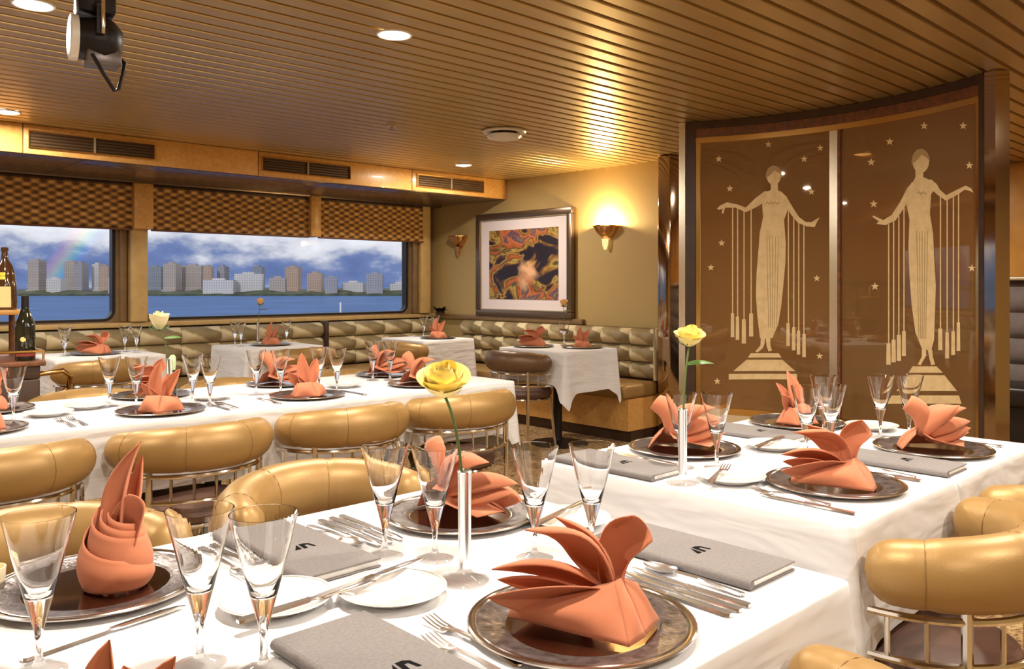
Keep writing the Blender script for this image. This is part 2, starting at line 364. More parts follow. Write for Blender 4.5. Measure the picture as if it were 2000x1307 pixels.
# window wall with rounded openings
def rrect(x0, x1, z0, z1, r, n=8):
    pts = []
    for cx, cz, a in ((x1-r, z0+r, -90), (x1-r, z1-r, 0), (x0+r, z1-r, 90), (x0+r, z0+r, 180)):
        for i in range(n+1):
            g = R(a+90*i/n); pts.append((cx+r*math.cos(g), cz+r*math.sin(g)))
    return pts
W1 = (-.5, 2.40, .935, 2.06); W2 = (2.64, 5.40, .935, 2.06)
def wall_with_holes():
    mb = MB(); T0, T1 = YW, YW+.14
    def cell(x0, x1, hole):
        pts = rrect(*hole, .09, 8); n = len(pts)
        outer = []
        for q, (px, pz) in enumerate(pts):        # carry each hole vertex straight out to the cell border
            k, jj = divmod(q, 9)
            xb_ = x1 if k in (0, 1) else x0; zb_ = 0 if k in (0, 3) else ZC
            if jj == 4: outer.append((xb_, zb_))
            elif (jj < 4) == (k in (0, 2)): outer.append((px, zb_))
            else: outer.append((xb_, pz))
        vs = [(x, T0, z) for x, z in pts]+[(x, T0, z) for x, z in outer]+[(x, T1, z) for x, z in pts]
        fs = [(i, (i+1) % n, n+(i+1) % n, n+i) for i in range(n)]+[((i+1) % n, i, 2*n+i, 2*n+(i+1) % n) for i in range(n)]
        mb.add(vs, fs)
    cell(X0, 2.52, W1); cell(2.52, XB, W2)
    return mb
struct('wall_window', wall_with_holes(), M['pilaster_dark'], smooth=False)
def window(i, hole):
    w = thing('window_%d' % i, (0, YW+.08, 0), kind='structure')
    o1 = rrect(*hole, .09, 8); n = len(o1)
    def ring(d0, d1, y0, y1):
        a = rrect(hole[0]+d0, hole[1]-d0, hole[2]+d0, hole[3]-d0, .09-d0, 8); c = rrect(hole[0]+d1, hole[1]-d1, hole[2]+d1, hole[3]-d1, max(.02, .09-d1), 8)
        vs = [(x, y0, z) for x, z in a]+[(x, y0, z) for x, z in c]+[(x, y1, z) for x, z in c]+[(x, y1, z) for x, z in a]
        fs = []
        for k in range(4):
            for q in range(n): fs.append((k*n+q, k*n+(q+1) % n, ((k+1) % 4)*n+(q+1) % n, ((k+1) % 4)*n+q))
        return MB().add(vs, [f[::-1] for f in fs])
    ring(-.002, .022, -.05, .02).build('gasket', M['gasket'], w, smooth=False)
    pts = rrect(hole[0]+.015, hole[1]-.015, hole[2]+.015, hole[3]-.015, .075, 8)
    MB().add([(x, 0, z) for x, z in pts]+[(x, .006, z) for x, z in pts], [tuple(range(n)), tuple(range(n, 2*n))[::-1]]).build('pane', M['pane'], w, smooth=False)
window(1, W1); window(2, W2)
# sill and pilasters
struct('trim_1', MB().bbox(X0, XB-.001, YW-.06, YW-.001, .885, .925, .006), M['pilaster'])
pil = thing('trim_2', kind='structure')
MB().bbox(2.49, 2.625, YW-.09, YW-.001, .93, 1.71, .008).build('pilaster_shaft', M['pilaster'], pil)
MB().bbox(2.486, 2.6405, YW-.17, YW-.001, 1.70, ZS-.013, .006).build('pilaster_head', M['burl'], pil)
MB().bbox(2.425, 2.475, YW-.03, YW-.001, .93, 1.71, .006).build('reveal_bead', M['pilaster_dark'], pil)
struct('trim_3', MB().bbox(4.115, 4.225, YW-.17, YW-.001, 1.70, ZS-.001, .006), M['burl'])
p3 = thing('trim_4', kind='structure')
MB().bbox(5.425, 5.475, YW-.05, YW-.001, .93, ZS-.001, .008).build('pilaster_bead', M['pilaster_dark'], p3)
MB().bbox(5.49, 5.62, YW-.09, YW-.001, .93, ZS-.001, .01).build('pilaster_shaft', M['pilaster'], p3)
# fascia panels, soffit panels
fs = thing('trim_5', kind='structure')
seams = [X0]+[onY(px, 270, YF)[0] for px in (45, 505, 805)]+[XB-.001]
for a, b_ in zip(seams[:-1], seams[1:]):
    MB().bbox(a+.003, b_-.003, YF, YF+.03, ZS, ZC-.001, .003).build('fascia_panel', M['burl'], fs)
MB().box(X0, XB-.001, YF+.03, YF+.06, ZS+.02, ZC-.001).build('fascia_backing', M['dark_wood'], fs, smooth=False)
so = thing('trim_6', kind='structure')
xs = [X0, -.6, .6, 1.83, 3.7, XB-.001]
for a, b_ in zip(xs[:-1], xs[1:]):
    MB().bbox(a+.003, b_-.003, YF+.065, YW-.16, ZS, ZS+.03, .003).build('soffit_panel', M['marble'], so)
MB().bbox(X0, XB-.001, YW-.155, YW-.002, ZS-.012, ZS+.03, .004).build('blind_track', M['frame'], so)
MB().box(X0, XB-.001, YF+.06, YW, ZS+.031, ZS+.08).build('soffit_backing', M['dark_wood'], so, smooth=False)

def air_vent(p0, p1, label):
    xa, za = onY(*p0, YF); xb, zb = onY(*p1, YF); zt, zb_ = ZC-.045, ZS+.045
    o = thing('air_vent', ((xa+xb)/2, YF, (zt+zb_)/2), 0, label, 'vent', 'air vents in the fascia')
    w = (xb-xa)/2; h = (zt-zb_)/2
    MB().box(-w, w, -.004, -.001, -h, h).build('backing', M['louvre'], o, smooth=False)
    f = MB(); e = .008
    f.box(-w-e, w+e, -.016, -.001, h, h+e); f.box(-w-e, w+e, -.016, -.001, -h-e, -h); f.box(-w-e, -w, -.016, -.001, -h, h); f.box(w, w+e, -.016, -.001, -h, h)
    f.build('vent_frame', M['brass'], o, smooth=False)
    MB().box(-.006, .006, -.014, -.001, -h, h).build('mullion', M['frame_pale'], o, smooth=False)
    for sgn in (-1, 1):
        lm = MB().add([(-w/2+.004, -.013, -.004), (w/2-.004, -.013, -.004), (w/2-.004, -.004, .004), (-w/2+.004, -.004, .004)], [(0, 1, 2, 3)]).mesh('louvre', M['louvre'], smooth=False)
        for k in range(5): mk('louvre', lm, o, (sgn*(w/2), 0, -h+(k+.5)*2*h/5))
air_vent((57, 260), (300, 290), 'long air vent grille at the left end of the wooden fascia')
air_vent((512, 310), (682, 330), 'air vent grille above the middle window, centre of the fascia')
air_vent((815, 345), (942, 362), 'short air vent grille on fascia next to the painting wall')

# blinds
def blind(xa, xb, label):
    o = thing('window_shade', ((xa+xb)/2, YW-.11, 1.70), 0, label, 'window shade', 'woven window shades')
    w = (xb-xa)/2; hh = ZS-.015-1.70; nu = int(2*w/.014); nv = 40
    def fn(u, v):
        x = -w+2*w*u; z = hh*v-.012*math.sin(PI*u)*(1-v)
        d = .009*math.sin(2*PI*x/.115)*math.sin(2*PI*z/.058)-.018*abs(math.sin(PI*z/.075))
        return (x, d, z)
    MB().grid(fn, nu, nv).build('woven_fabric', M['woven'], o, ang=80)
    MB().bbox(-w, w, -.03, .012, -.012, .004, .005).build('bottom_rail', M['header'], o)
    MB().bbox(-w, w, -.012, .03, hh-.035, hh, .004).build('head_rail', M['dark_wood'], o)
blind(-.5, 2.4845, 'wide woven brown shade over the leftmost window')
blind(2.6415, 4.1145, 'woven brown shade above the left half of the skyline window')
blind(4.2255, 5.489, 'woven brown shade closest to the painting wall')

# bronze column ending the back wall, ledge
cl = tag(MB().bbox(5.50, XB-.001, 3.965, 4.085, 0, ZC-.002, .012, 3).build('column', M['bronze_mirror']), kind='structure'); cl.name = 'trim_7'
struct('trim_8', MB().bbox(XB-.05, XB-.001, 5.05, YW-.1, .875, .925, .006), M['pilaster_dark'])
struct('baseboard_back', MB().bbox(XB-.02, XB-.001, 4.1, YW-.7, 0, .1, .004), M['dark_wood'])

# ------------------------------------------------------------------ exterior
tag(MB().add([(-6000, 30, -20), (6000, 30, -20), (6000, 6000, -20), (-6000, 6000, -20)], [(0, 1, 2, 3)]).build('sea', M['sea'], smooth=False), kind='structure')
def far(px, f, z):                                # camera-axis point at depth f
    r = (px-1000)/F*f; return Vector((.7248*r+cu*f, -.689*r+cv*f, z))
def shore():
    mb = MB(); n = 200; random.seed(3); vs = []
    for i in range(n+1):
        px = -3000+i*22; p = far(px, 1585, 0); q = far(px, 2100, 0); h = -20+5+random.random()*7
        vs += [(p.x, p.y, -20.3), (p.x, p.y, -20+3), (far(px, 1610, 0).x, far(px, 1610, 0).y, h), (q.x, q.y, h+2), (q.x, q.y, -20.3)]
    fs = []
    for i in range(n):
        for k in range(4): fs.append((i*5+k, (i+1)*5+k, (i+1)*5+k+1, i*5+k+1))
    return mb.add(vs, fs)
tag(shore().build('shoreline', M['trees'], smooth=False), kind='structure')
bl = [(60, 84, 509, 0, 'pale slender tower at the foot of the rainbow'), (96, 124, 545, 4, 'low white block right of the rainbow foot'),
 (130, 150, 511, 0, 'tall pale tower left of a twin in the left window'), (150, 167, 514, 1, 'grey twin tower in the left window'),
 (184, 197, 516, 4, 'thin white tower near the left window edge'), (197, 214, 520, 2, 'tan tower near the left window edge'), (216, 236, 543, 0, 'low pale block at the left window edge'),
 (287, 318, 521, 3, 'blue grey tower at left end of the skyline window'), (323, 349, 515, 0, 'pale tower second from left in the skyline window'),
 (359, 397, 519, 0, 'widest pale tower in the skyline window'), (399, 415, 521, 2, 'narrow tan tower beside the widest tower'), (428, 443, 521, 1, 'grey narrow tower rising behind low domed block'),
 (400, 458, 547, 4, 'low white block in front of two towers'), (460, 513, 535, 4, 'broad white slab block mid skyline'), (496, 514, 521, 3, 'dark topped tower behind the broad white slab'),
 (528, 558, 543, 0, 'low pale block right of the white slab'), (560, 586, 522, 2, 'tan tower below the second shade divider'), (602, 630, 534, 2, 'brown tower right of the shade divider'),
 (636, 659, 542, 1, 'grey mid-height block right of the brown tower'), (671, 712, 552, 4, 'low white block under small cloud at the right'), (717, 748, 535, 1, 'grey tower near the right end of skyline window'),
 (764, 797, 554, 4, 'low white block at right end of the skyline window')]
for i, (xa, xb, yt, k, lb) in enumerate(bl):
    f = 1600+(i % 2)*34 if yt > 530 else 1710+(i*37 % 90); c = far((xa+xb)/2, f, -18); w = (xb-xa)*f/F/2; hgt = (HZ-yt)*f/F+H+18
    mb = MB().box(-w, w, -10, 12, 0, hgt); mb.box(-w*.45, w*.35, -5, 6, hgt, hgt+3.5)
    if yt <= 530: mb.box(-w-2, w+2, -14, 14, 0, 9)
    o = mb.build('tower_block', TOW[k], None, c, CAMRZ+R((i*29 % 21)-10), smooth=False); tag(o, lb, 'building', 'towers on the far shore')
c = far(665, 610, -20); tag(MB().lathe([(1.2, 0), (1.2, .6), (.65, .7), (.65, 8), (.1, 8.4)], 10).build('reflection_post', M['white'], None, c), 'slim white post standing in for a window reflection over the water', 'reflection')  # white post built in place of a light reflection on the pane

# ------------------------------------------------------------------ banquettes
def cushion(l, h, d):
    def fn(u, v):
        a = PI*v; x = -l/2+l*u; e = min(1, 12*min(u, 1-u)+.72)
        return (x, -d*math.sin(a)*e*(1-.12*math.cos(4*PI*u)), -h/2*math.cos(a))
    return MB().grid(fn, 14, 10).mesh('cushion', M['leafy'], ang=60)
def banquette(loc, rz, length, label, n, seam_at=None):
    o = thing('banquette', loc, rz, label, 'bench')
    L_ = length; MB().bbox(0, L_, -.55, -.12, .34, .455, .03, 3).build('seat', M['gold'], o)
    MB().box(.005, L_-.005, -.50, 0, .09, .34).build('base', M['burl'], o, smooth=False)
    MB().box(.01, L_-.01, -.46, 0, 0, .09).build('kick_plate', M['dark_wood'], o, smooth=False)
    MB().box(0, L_, -.05, 0, .35, .875).build('back_board', M['dark_wood'], o, smooth=False)
    l = L_/n; me = cushion(l*.995, .142, .095)
    for r_ in range(3):
        for i in range(n):
            c = mk('cushion', me, o, (l*(i+.5), -.045, .525+r_*.139))
    if seam_at: MB().bbox(seam_at-.02, seam_at+.02, -.155, -.05, .60, .89, .005).build('divider_post', M['dark_wood'], o)
    return o
# along back wall (front faces -X): local x runs along -Y ... rz=-90 maps +x->-Y, -y -> -X
b1 = banquette((XB-.055, YW-.66, 0), R(-90), YW-.66-4.11, 'leaf-patterned upholstered banquette beneath the framed painting', 8)
MB().bbox(2.5-.005, 2.51+.02, -.17, 0, .46, .885, .008).build('end_panel', M['leafy'], b1)
banquette((-.6, YW-.065, 0), 0, XB-.06+.6, 'leaf-patterned upholstered banquette running beneath the windows', 18, seam_at=4.26+.6)
# dim banquette on the far wall seen right of the screen
bt = thing('tufted_banquette', (X1-.025, 3.7, 0), R(-90), 'high grey tufted banquette against far wood wall, right edge', 'bench')
MB().box(0, 4.5, -.08, 0, .36, 1.27).build('back_board', M['dark_wood'], bt, smooth=False)
def tuft(u, v):
    return (-.14+.28*u, -.05*(math.sin(PI*u)*math.sin(PI*v))**.45, -.105+.21*v)
tm = MB().grid(tuft, 8, 8).mesh('tuft', M['greytuft'], ang=80)
for r_ in range(4):
    for i in range(16): mk('tuft', tm, bt, (.14+i*.281, -.081, .47+.215*r_))
MB().bbox(0, 4.5, -.62, -.1, .27, .44, .05, 4).build('seat', M['blackleather'], bt)
MB().box(.01, 4.49, -.56, 0, 0, .27).build('base', M['blackleather'], bt, smooth=False)
MB().bbox(0, 4.5, -.135, -.001, 1.275, 1.30, .005).build('top_rail', M['frame_pale'], bt)

# ------------------------------------------------------------------ etched glass screen
CX, CY, CR = 2.99, 2.24, 1.77
def cyl(px, py, rad):                               # where the ray meets the curved screen
    d = ray(px, py); a = d.x**2+d.y**2; b_ = -2*(d.x*CX+d.y*CY); c_ = CX*CX+CY*CY-rad*rad
    s = (-b_+math.sqrt(b_*b_-4*a*c_))/(2*a)
    return math.atan2(d.y*s-CY, d.x*s-CX), H+d.z*s
def arcslab(t0, t1, r0, r1, z0, z1, n=20, k=0, mb=None):
    mb = mb or MB(); vs = []; fs = []
    for i in range(n+1):
        t = R(t0+(t1-t0)*i/n)
        for r_, z in ((r0, z0), (r1, z0), (r1, z1), (r0, z1)): vs.append((CX+r_*math.cos(t), CY+r_*math.sin(t), z))
    for i in range(n):
        for q in range(4): fs.append((i*4+q, i*4+(q+1) % 4, (i+1)*4+(q+1) % 4, (i+1)*4+q))
    fs += [(0, 1, 2, 3)[::-1], tuple(n*4+q for q in range(4))]
    return mb.add(vs, [f[::-1] for f in fs], k)
scr = thing('glass_screen', (0, 0, 0), 0, 'curved bronze glass screen with two etched ladies and stars', 'screen')
arcslab(-29, 29, CR-.03, CR+.06, ZC-.045, ZC-.003).build('ceiling_track', M['dark_wood'], scr, ang=20)
arcslab(-29, 29, CR-.02, CR+.05, ZC-.10, ZC-.046).build('header', M['header'], scr, ang=20)
arcslab(-29, 29, CR-.012, CR+.03, ZC-.135, ZC-.101).build('top_rail', M['brass'], scr, ang=20)
arcslab(-29, 29, CR-.03, CR+.06, 0, .42).build('plinth', M['beige'], scr, ang=20)
arcslab(-29, 29, CR-.02, CR+.04, .421, .46).build('bottom_rail', M['brass'], scr, ang=20)
arcslab(-.2, 1.45, CR-.01, CR+.04, .461, ZC-.136, 4).build('mirror_post', M['mirror'], scr, ang=20)
arcslab(-.75, -.25, CR-.02, CR+.03, .461, ZC-.136, 2).build('copper_edge', M['header'], scr, ang=20)
arcslab(28.2, 30.2, CR-.03, CR+.05, 0, ZC-.003, 3).build('dark_jamb', M['dark_wood'], scr, ang=20)
arcslab(27.3, 28.1, CR-.015, CR+.03, .461, ZC-.136, 2).build('copper_edge', M['brass'], scr, ang=20)
arcslab(30.3, 31.6, CR-.03, CR+.05, 0, ZC-.003, 3).build('mirror_post', M['mirror'], scr, ang=20)
arcslab(-29.6, -28.5, CR-.03, CR+.05, 0, ZC-.003, 3).build('dark_jamb', M['dark_wood'], scr, ang=20)
arcslab(-28.4, -27.6, CR-.02, CR+.03, .461, ZC-.136, 2).build('brass_edge', M['brass'], scr, ang=20)
arcslab(-32.0, -29.7, CR-.03, CR+.05, 0, ZC-.003, 4).build('mirror_post', M['bronze_mirror'], scr, ang=20)
pL = arcslab(1.5, 27.2, CR, CR+.01, .461, ZC-.136, 24).build('glass_panel', M['bronze_glass'], scr, ang=20)
pR = arcslab(-27.5, -.8, CR, CR+.01, .461, ZC-.136, 24).build('glass_panel', M['bronze_glass'], scr, ang=20)
def etched(name, polys, parent, m=M['etch'], off=.002):
    rad = CR-off; bm = bmesh.new()
    for pts in polys:
        co = [Vector((*cyl(px, py, rad), 0)) for px, py in pts]
        vs = [bm.verts.new(c_) for c_ in co]
        for tri in tessellate_polygon([co]):
            try: bm.faces.new([vs[q] for q in tri])
            except ValueError: pass
    for k in range(-29, 30, 2):
        bmesh.ops.bisect_plane(bm, geom=bm.verts[:]+bm.edges[:]+bm.faces[:], plane_co=(R(k), 0, 0), plane_no=(1, 0, 0))
    for v in bm.verts:
        t, z = v.co.x, v.co.y; v.co = (CX+rad*math.cos(t), CY+rad*math.sin(t), z)
    me = bpy.data.meshes.new(name); bm.to_mesh(me); bm.free(); me.materials.append(m)
    return mk(name, me, parent)
def oval(cx, cy, rx, ry, n=18): return [(cx+rx*math.cos(2*PI*i/n), cy+ry*math.sin(2*PI*i/n)) for i in range(n)]
def star(cx, cy, r=17): return [(cx+(r if i % 2 == 0 else r*.42)*math.sin(PI*i/5), cy-(r if i % 2 == 0 else r*.42)*math.cos(PI*i/5)) for i in range(10)]
def lady(parent, ox, oy, sc, head, neck, torso, armL, armR, feet, ped, cords, tass, stars):
    T = lambda ps: [(ox+sc*x, oy+sc*y) for x, y in ps]
    etched('etched_head', [T(oval(*head)), T(neck)], parent)
    etched('etched_gown', [T(torso)], parent, off=.0025)
    etched('etched_arm', [T(armL)], parent, off=.003); etched('etched_arm', [T(armR)], parent, off=.003)
    etched('etched_feet', [T(p) for p in feet], parent)
    etched('etched_pedestal', [T(p) for p in ped], parent)
    etched('etched_cords', [T([(x-2.6, a), (x+2.6, a), (x+2.6, b_), (x-2.6, b_)]) for x, a, b_ in cords], parent)
    for a, b_, c_, d_ in tass: etched('etched_tassel', [T([(a, c_), (b_, c_), (b_+1, d_), (a-1, d_)])], parent)
    hx, hy, hr, hs = head
    etched('etched_hair', [T([(hx+(hr+3)*math.cos(t), hy+(hs+3)*math.sin(t)) for t in [PI+PI*k/12 for k in range(13)]]+[(hx+hr*.75, hy-hs*.25), (hx+hr*.1, hy-hs*.55), (hx-hr*.7, hy+hs*.1), (hx-hr-3, hy+hs*.25)])], parent, M['etch_dark'], .0035)
    gx0, gx1 = min(p[0] for p in torso), max(p[0] for p in torso); gy0, gy1 = min(p[1] for p in torso), max(p[1] for p in torso)
    for k in range(5):
        xa = gx0+(gx1-gx0)*(.34+.09*k); etched('etched_fold', [T([(xa-1.2, gy0+(gy1-gy0)*(.30+.02*(k % 2))), (xa+1.2, gy0+(gy1-gy0)*.30), (xa+1.6+(2-k)*4, gy0+(gy1-gy0)*.93), (xa-1+(2-k)*4, gy0+(gy1-gy0)*.93)])], parent, M['etch_dark'], .0035)
    etched('etched_bodice', [T([(xa_, gy0+52+6*math.sin(xa_*.35)) for xa_ in range(int(gx0+44), int(gx1-36), 6)]+[(xa_, gy0+58+6*math.sin(xa_*.35)) for xa_ in range(int(gx1-40), int(gx0+40), -6)])], parent, M['etch_dark'], .0035)
    for s_ in stars: etched('etched_star', [T(star(*s_))], parent)
lady(pL, 1380, 240, .4207, (312, 245, 34, 44), [(298, 275), (330, 275), (332, 312), (348, 326), (268, 326), (298, 312)],
 [(266, 318), (345, 318), (374, 345), (378, 400), (360, 450), (368, 560), (366, 650), (357, 750), (347, 850), (332, 940), (305, 1000), (248, 1000), (236, 900), (229, 800), (232, 700), (240, 600), (247, 510), (262, 440), (258, 375)],
 [(268, 318), (225, 352), (182, 393), (140, 378), (95, 369), (66, 382), (48, 398), (58, 404), (75, 398), (70, 420), (78, 421), (86, 394), (135, 394), (182, 415), (226, 394), (260, 374)],
 [(372, 345), (405, 400), (430, 438), (460, 460), (488, 461), (505, 450), (526, 438), (514, 458), (502, 484), (465, 481), (425, 465), (395, 430), (374, 396)],
 [[(252, 998), (272, 998), (270, 1022), (262, 1045), (238, 1066), (226, 1062), (250, 1034)], [(274, 998), (296, 998), (296, 1030), (304, 1058), (288, 1062), (280, 1040)]],
 [[(205, 1070), (335, 1070), (348, 1090), (192, 1090)], [(186, 1100), (352, 1100), (412, 1153), (124, 1153)], [(103, 1166), (420, 1166), (420, 1192), (103, 1192)]],
 [(121, 392, 885), (144, 392, 905), (174, 408, 915), (207, 404, 885), (380, 405, 930), (405, 440, 950), (428, 462, 965), (452, 476, 980)],
 [(113, 128, 885, 995), (136, 151, 900, 1008), (164, 182, 912, 1025), (198, 216, 885, 992), (371, 386, 930, 1036), (397, 412, 948, 1056), (420, 434, 965, 1076), (445, 460, 980, 1088)],
 [(57, 168), (287, 100), (528, 117), (453, 168), (487, 320), (108, 305), (70, 558), (20, 672), (512, 722), (525, 1083), (50, 1200)])
lady(pR, 1650, 230, .4819, (308, 176, 34, 48), [(286, 205), (318, 205), (318, 240), (352, 256), (272, 268), (286, 242)],
 [(270, 262), (352, 250), (372, 276), (350, 310), (345, 390), (358, 470), (362, 560), (369, 680), (366, 780), (362, 900), (350, 945), (312, 935), (286, 870), (271, 760), (262, 640), (258, 520), (262, 410), (250, 350)],
 [(274, 262), (254, 284), (225, 340), (190, 394), (156, 415), (116, 396), (112, 402), (138, 420), (128, 430), (165, 436), (206, 416), (240, 366), (262, 330)],
 [(350, 250), (372, 268), (386, 292), (411, 314), (450, 294), (490, 275), (512, 286), (522, 304), (504, 296), (486, 292), (460, 310), (410, 337), (374, 311), (352, 292)],
 [[(312, 936), (330, 936), (330, 965), (318, 985), (308, 1003), (296, 1000), (312, 968)], [(336, 940), (354, 940), (357, 970), (366, 1000), (350, 1003), (343, 978)]],
 [[(275, 1008), (372, 1008), (398, 1034), (258, 1034)], [(252, 1044), (404, 1044), (455, 1108), (210, 1108)], [(190, 1126), (463, 1126), (473, 1160), (170, 1160)]],
 [(178, 432, 915), (198, 420, 900), (219, 398, 880), (240, 366, 865), (388, 318, 855), (415, 334, 870), (440, 318, 865), (461, 308, 830)],
 [(169, 185, 915, 1001), (190, 206, 900, 992), (211, 227, 880, 986), (232, 247, 865, 966), (379, 395, 855, 942), (408, 422, 870, 976), (432, 446, 865, 962), (454, 467, 830, 946)],
 [(182, 97), (107, 180), (322, 33), (480, 33), (505, 193), (117, 350), (122, 684), (515, 610)])

# ------------------------------------------------------------------ ceiling fittings and their lamps
def downlight(x, y, label, power=30, z=ZC):
    o = thing('downlight', (x, y, z), 0, label, 'ceiling light', 'recessed ceiling downlights')
    MB().lathe([(.066, .0), (.075, .0), (.075, -.004), (.071, -.007), (.066, -.006)], 32).build('trim_ring', M['white'], o)
    MB().lathe([(0, -.014), (.04, -.012), (.066, -.004), (.066, .004), (0, .004)], 32, flip=True).build('lens', M['lamp'], o)
    la = bpy.data.lights.new('downlight_lamp', 'AREA'); la.shape = 'DISK'; la.size = .12; la.energy = power; la.color = (1, .89, .74)
    lo = bpy.data.objects.new('downlight_lamp', la); COL.objects.link(lo); lo.parent = o; lo.location = (0, 0, -.020)
DP = 29
for px, py, lb in ((65, 8, 'bright round downlight at top left corner beside the stage spotlight'), (770, 67, 'bright round downlight in the middle of the slatted ceiling'),
                   (14, 218, 'small round downlight at left edge above the fascia'), (905, 322, 'tiny round downlight near the fascia end')):
    downlight(*at(px, py, ZC), lb, DP)
for i, (x, y) in enumerate(((.75, 1.0), (2.15, 1.2), (-.6, 2.6), (-.6, 5.0), (3.1, .55), (1.9, -.6), (.3, -1.0), (6.0, .9), (6.6, 2.9), (4.6, -.6))):  # added lamps out of view, positions invented to light tables and room
    downlight(x, y, 'added unseen downlight above the view, lighting tables and room', DP)
x, y = at(985, 266, ZC-.04)
o = thing('air_diffuser', (x, y, ZC), 0, 'round white air diffuser hanging below the slatted ceiling', 'vent')
MB().lathe([(.10, 0), (.145, -.004), (.15, -.014), (.14, -.022), (.09, -.016)], 36).build('outer_ring', M['white'], o)
MB().lathe([(0, -.034), (.115, -.034), (.118, -.042), (.10, -.058), (0, -.062)], 36, flip=True).build('inner_disc', M['white'], o)
MB().lathe([(.05, 0), (.05, -.036)], 20).build('neck', M['louvre'], o)
x, y = at(766, 250, ZC-.02)
o = thing('sprinkler', (x, y, ZC), 0, 'tiny sprinkler head on the slatted ceiling', 'sprinkler')
MB().lathe([(0, 0), (.035, 0), (.035, -.006), (.01, -.01), (.008, -.03)], 16, flip=True).build('escutcheon', M['frame_pale'], o)
MB().lathe([(0, -.03), (.02, -.03), (.02, -.034), (0, -.034)], 16, flip=True).build('deflector', M['brass'], o)

# stage spotlight
sx_, sy_ = .86, 2.80
sp = thing('stage_spotlight', (sx_, sy_, ZC), CAMRZ+R(34), 'black stage spotlight with yoke hanging from ceiling, top left', 'spotlight')
MB().bbox(-.05, .05, -.04, .04, -.05, -.001, .008).build('ceiling_mount', M['black'], sp)
MB().bbox(-.055, .055, -.05, .05, -.20, -.09, .012).build('ballast', M['black'], sp)
MB().lathe([(.014, -.10), (.014, 0)], 12).build('hanger_pipe', M['frame_pale'], sp)
def cylx(r, xa, xb, z, seg=28): return MB().tube([(xa, 0, z), (xb, 0, z)], r, seg)
def rot_prof(prof, z):                                     # lathe along x
    mb = MB(); n = 32
    vs = [(x, r*math.cos(2*PI*i/n), z+r*math.sin(2*PI*i/n)) for x, r in prof for i in range(n)]
    fs = [(j*n+i, j*n+(i+1) % n, (j+1)*n+(i+1) % n, (j+1)*n+i) for j in range(len(prof)-1) for i in range(n)]
    return mb.add(vs, fs)
rot_prof([(-.055, .0), (-.055, .062), (-.02, .066), (.02, .075), (.05, .066), (.075, .04), (.08, 0)], -.275).build('lamp_body', M['black'], sp)
rot_prof([(-.056, 0), (-.074, .058), (-.07, .07), (-.05, .07), (-.05, .055)], -.275).build('lens_ring', M['white'], sp)
rot_prof([(-.0765, 0), (-.0745, .05)], -.275).build('lens', M['lamp'], sp)
MB().bbox(-.03, .07, -.05, .05, -.355, -.31, .006).build('lower_housing', M['greymetal'], sp)
MB().tube([(0, -.085, -.18), (0, -.085, -.275)], .007, 8).build('yoke_arm', M['black'], sp); MB().tube([(0, .085, -.18), (0, .085, -.275)], .007, 8).build('yoke_arm', M['black'], sp)
MB().bbox(-.012, .012, -.092, .092, -.195, -.175, .004).build('yoke_bar', M['black'], sp)
MB().bbox(.004, .016, -.095, -.088, -.275, -.165, .002).build('bracket', M['chrome'], sp)
MB().tube([(-.015, -.05, -.33), (.02, -.045, -.39), (.05, -.04, -.435), (.062, -.035, -.425), (.075, -.03, -.38), (.082, -.02, -.34), (.07, 0, -.32)], .006, 8).build('safety_cable', M['black'], sp)

# ------------------------------------------------------------------ wall things
ya, za = onX(938, 421, XB); yb, zb = onX(1125, 625, XB)
pic = thing('framed_painting', (XB-.002, (ya+yb)/2, .925), R(-90), 'large abstract painting in white mat and dark frame on tan wall', 'painting')
pw = (ya-yb)/2; ph = 1.03
MB().box(-pw+.01, pw-.01, -.03, 0, .01, ph-.01).build('backing', M['black'], pic, smooth=False)
fr = MB(); e = .06
for a in ((-pw, pw, 0, e), (-pw, pw, ph-e, ph), (-pw, -pw+e, e, ph-e), (pw-e, pw, e, ph-e)): fr.bbox(a[0], a[1], -.065, -.001, a[2], a[3], .008)
fr.build('frame', M['frame'], pic)
fr = MB(); 
for a in ((-pw+.062, pw-.062, .062, .072), (-pw+.062, pw-.062, ph-.072, ph-.062), (-pw+.062, -pw+.072, .072, ph-.072), (pw-.072, pw-.062, .072, ph-.072)): fr.box(a[0], a[1], -.05, -.03, a[2], a[3])
fr.build('fillet', M['frame_pale'], pic, smooth=False)
MB().box(-pw+.07, pw-.07, -.036, -.031, .07, ph-.07).build('mat_board', M['matboard'], pic, smooth=False)
MB().box(-pw+.185, pw-.185, -.04, -.0361, .17, ph-.175).build('canvas', M['painting'], pic, smooth=False)

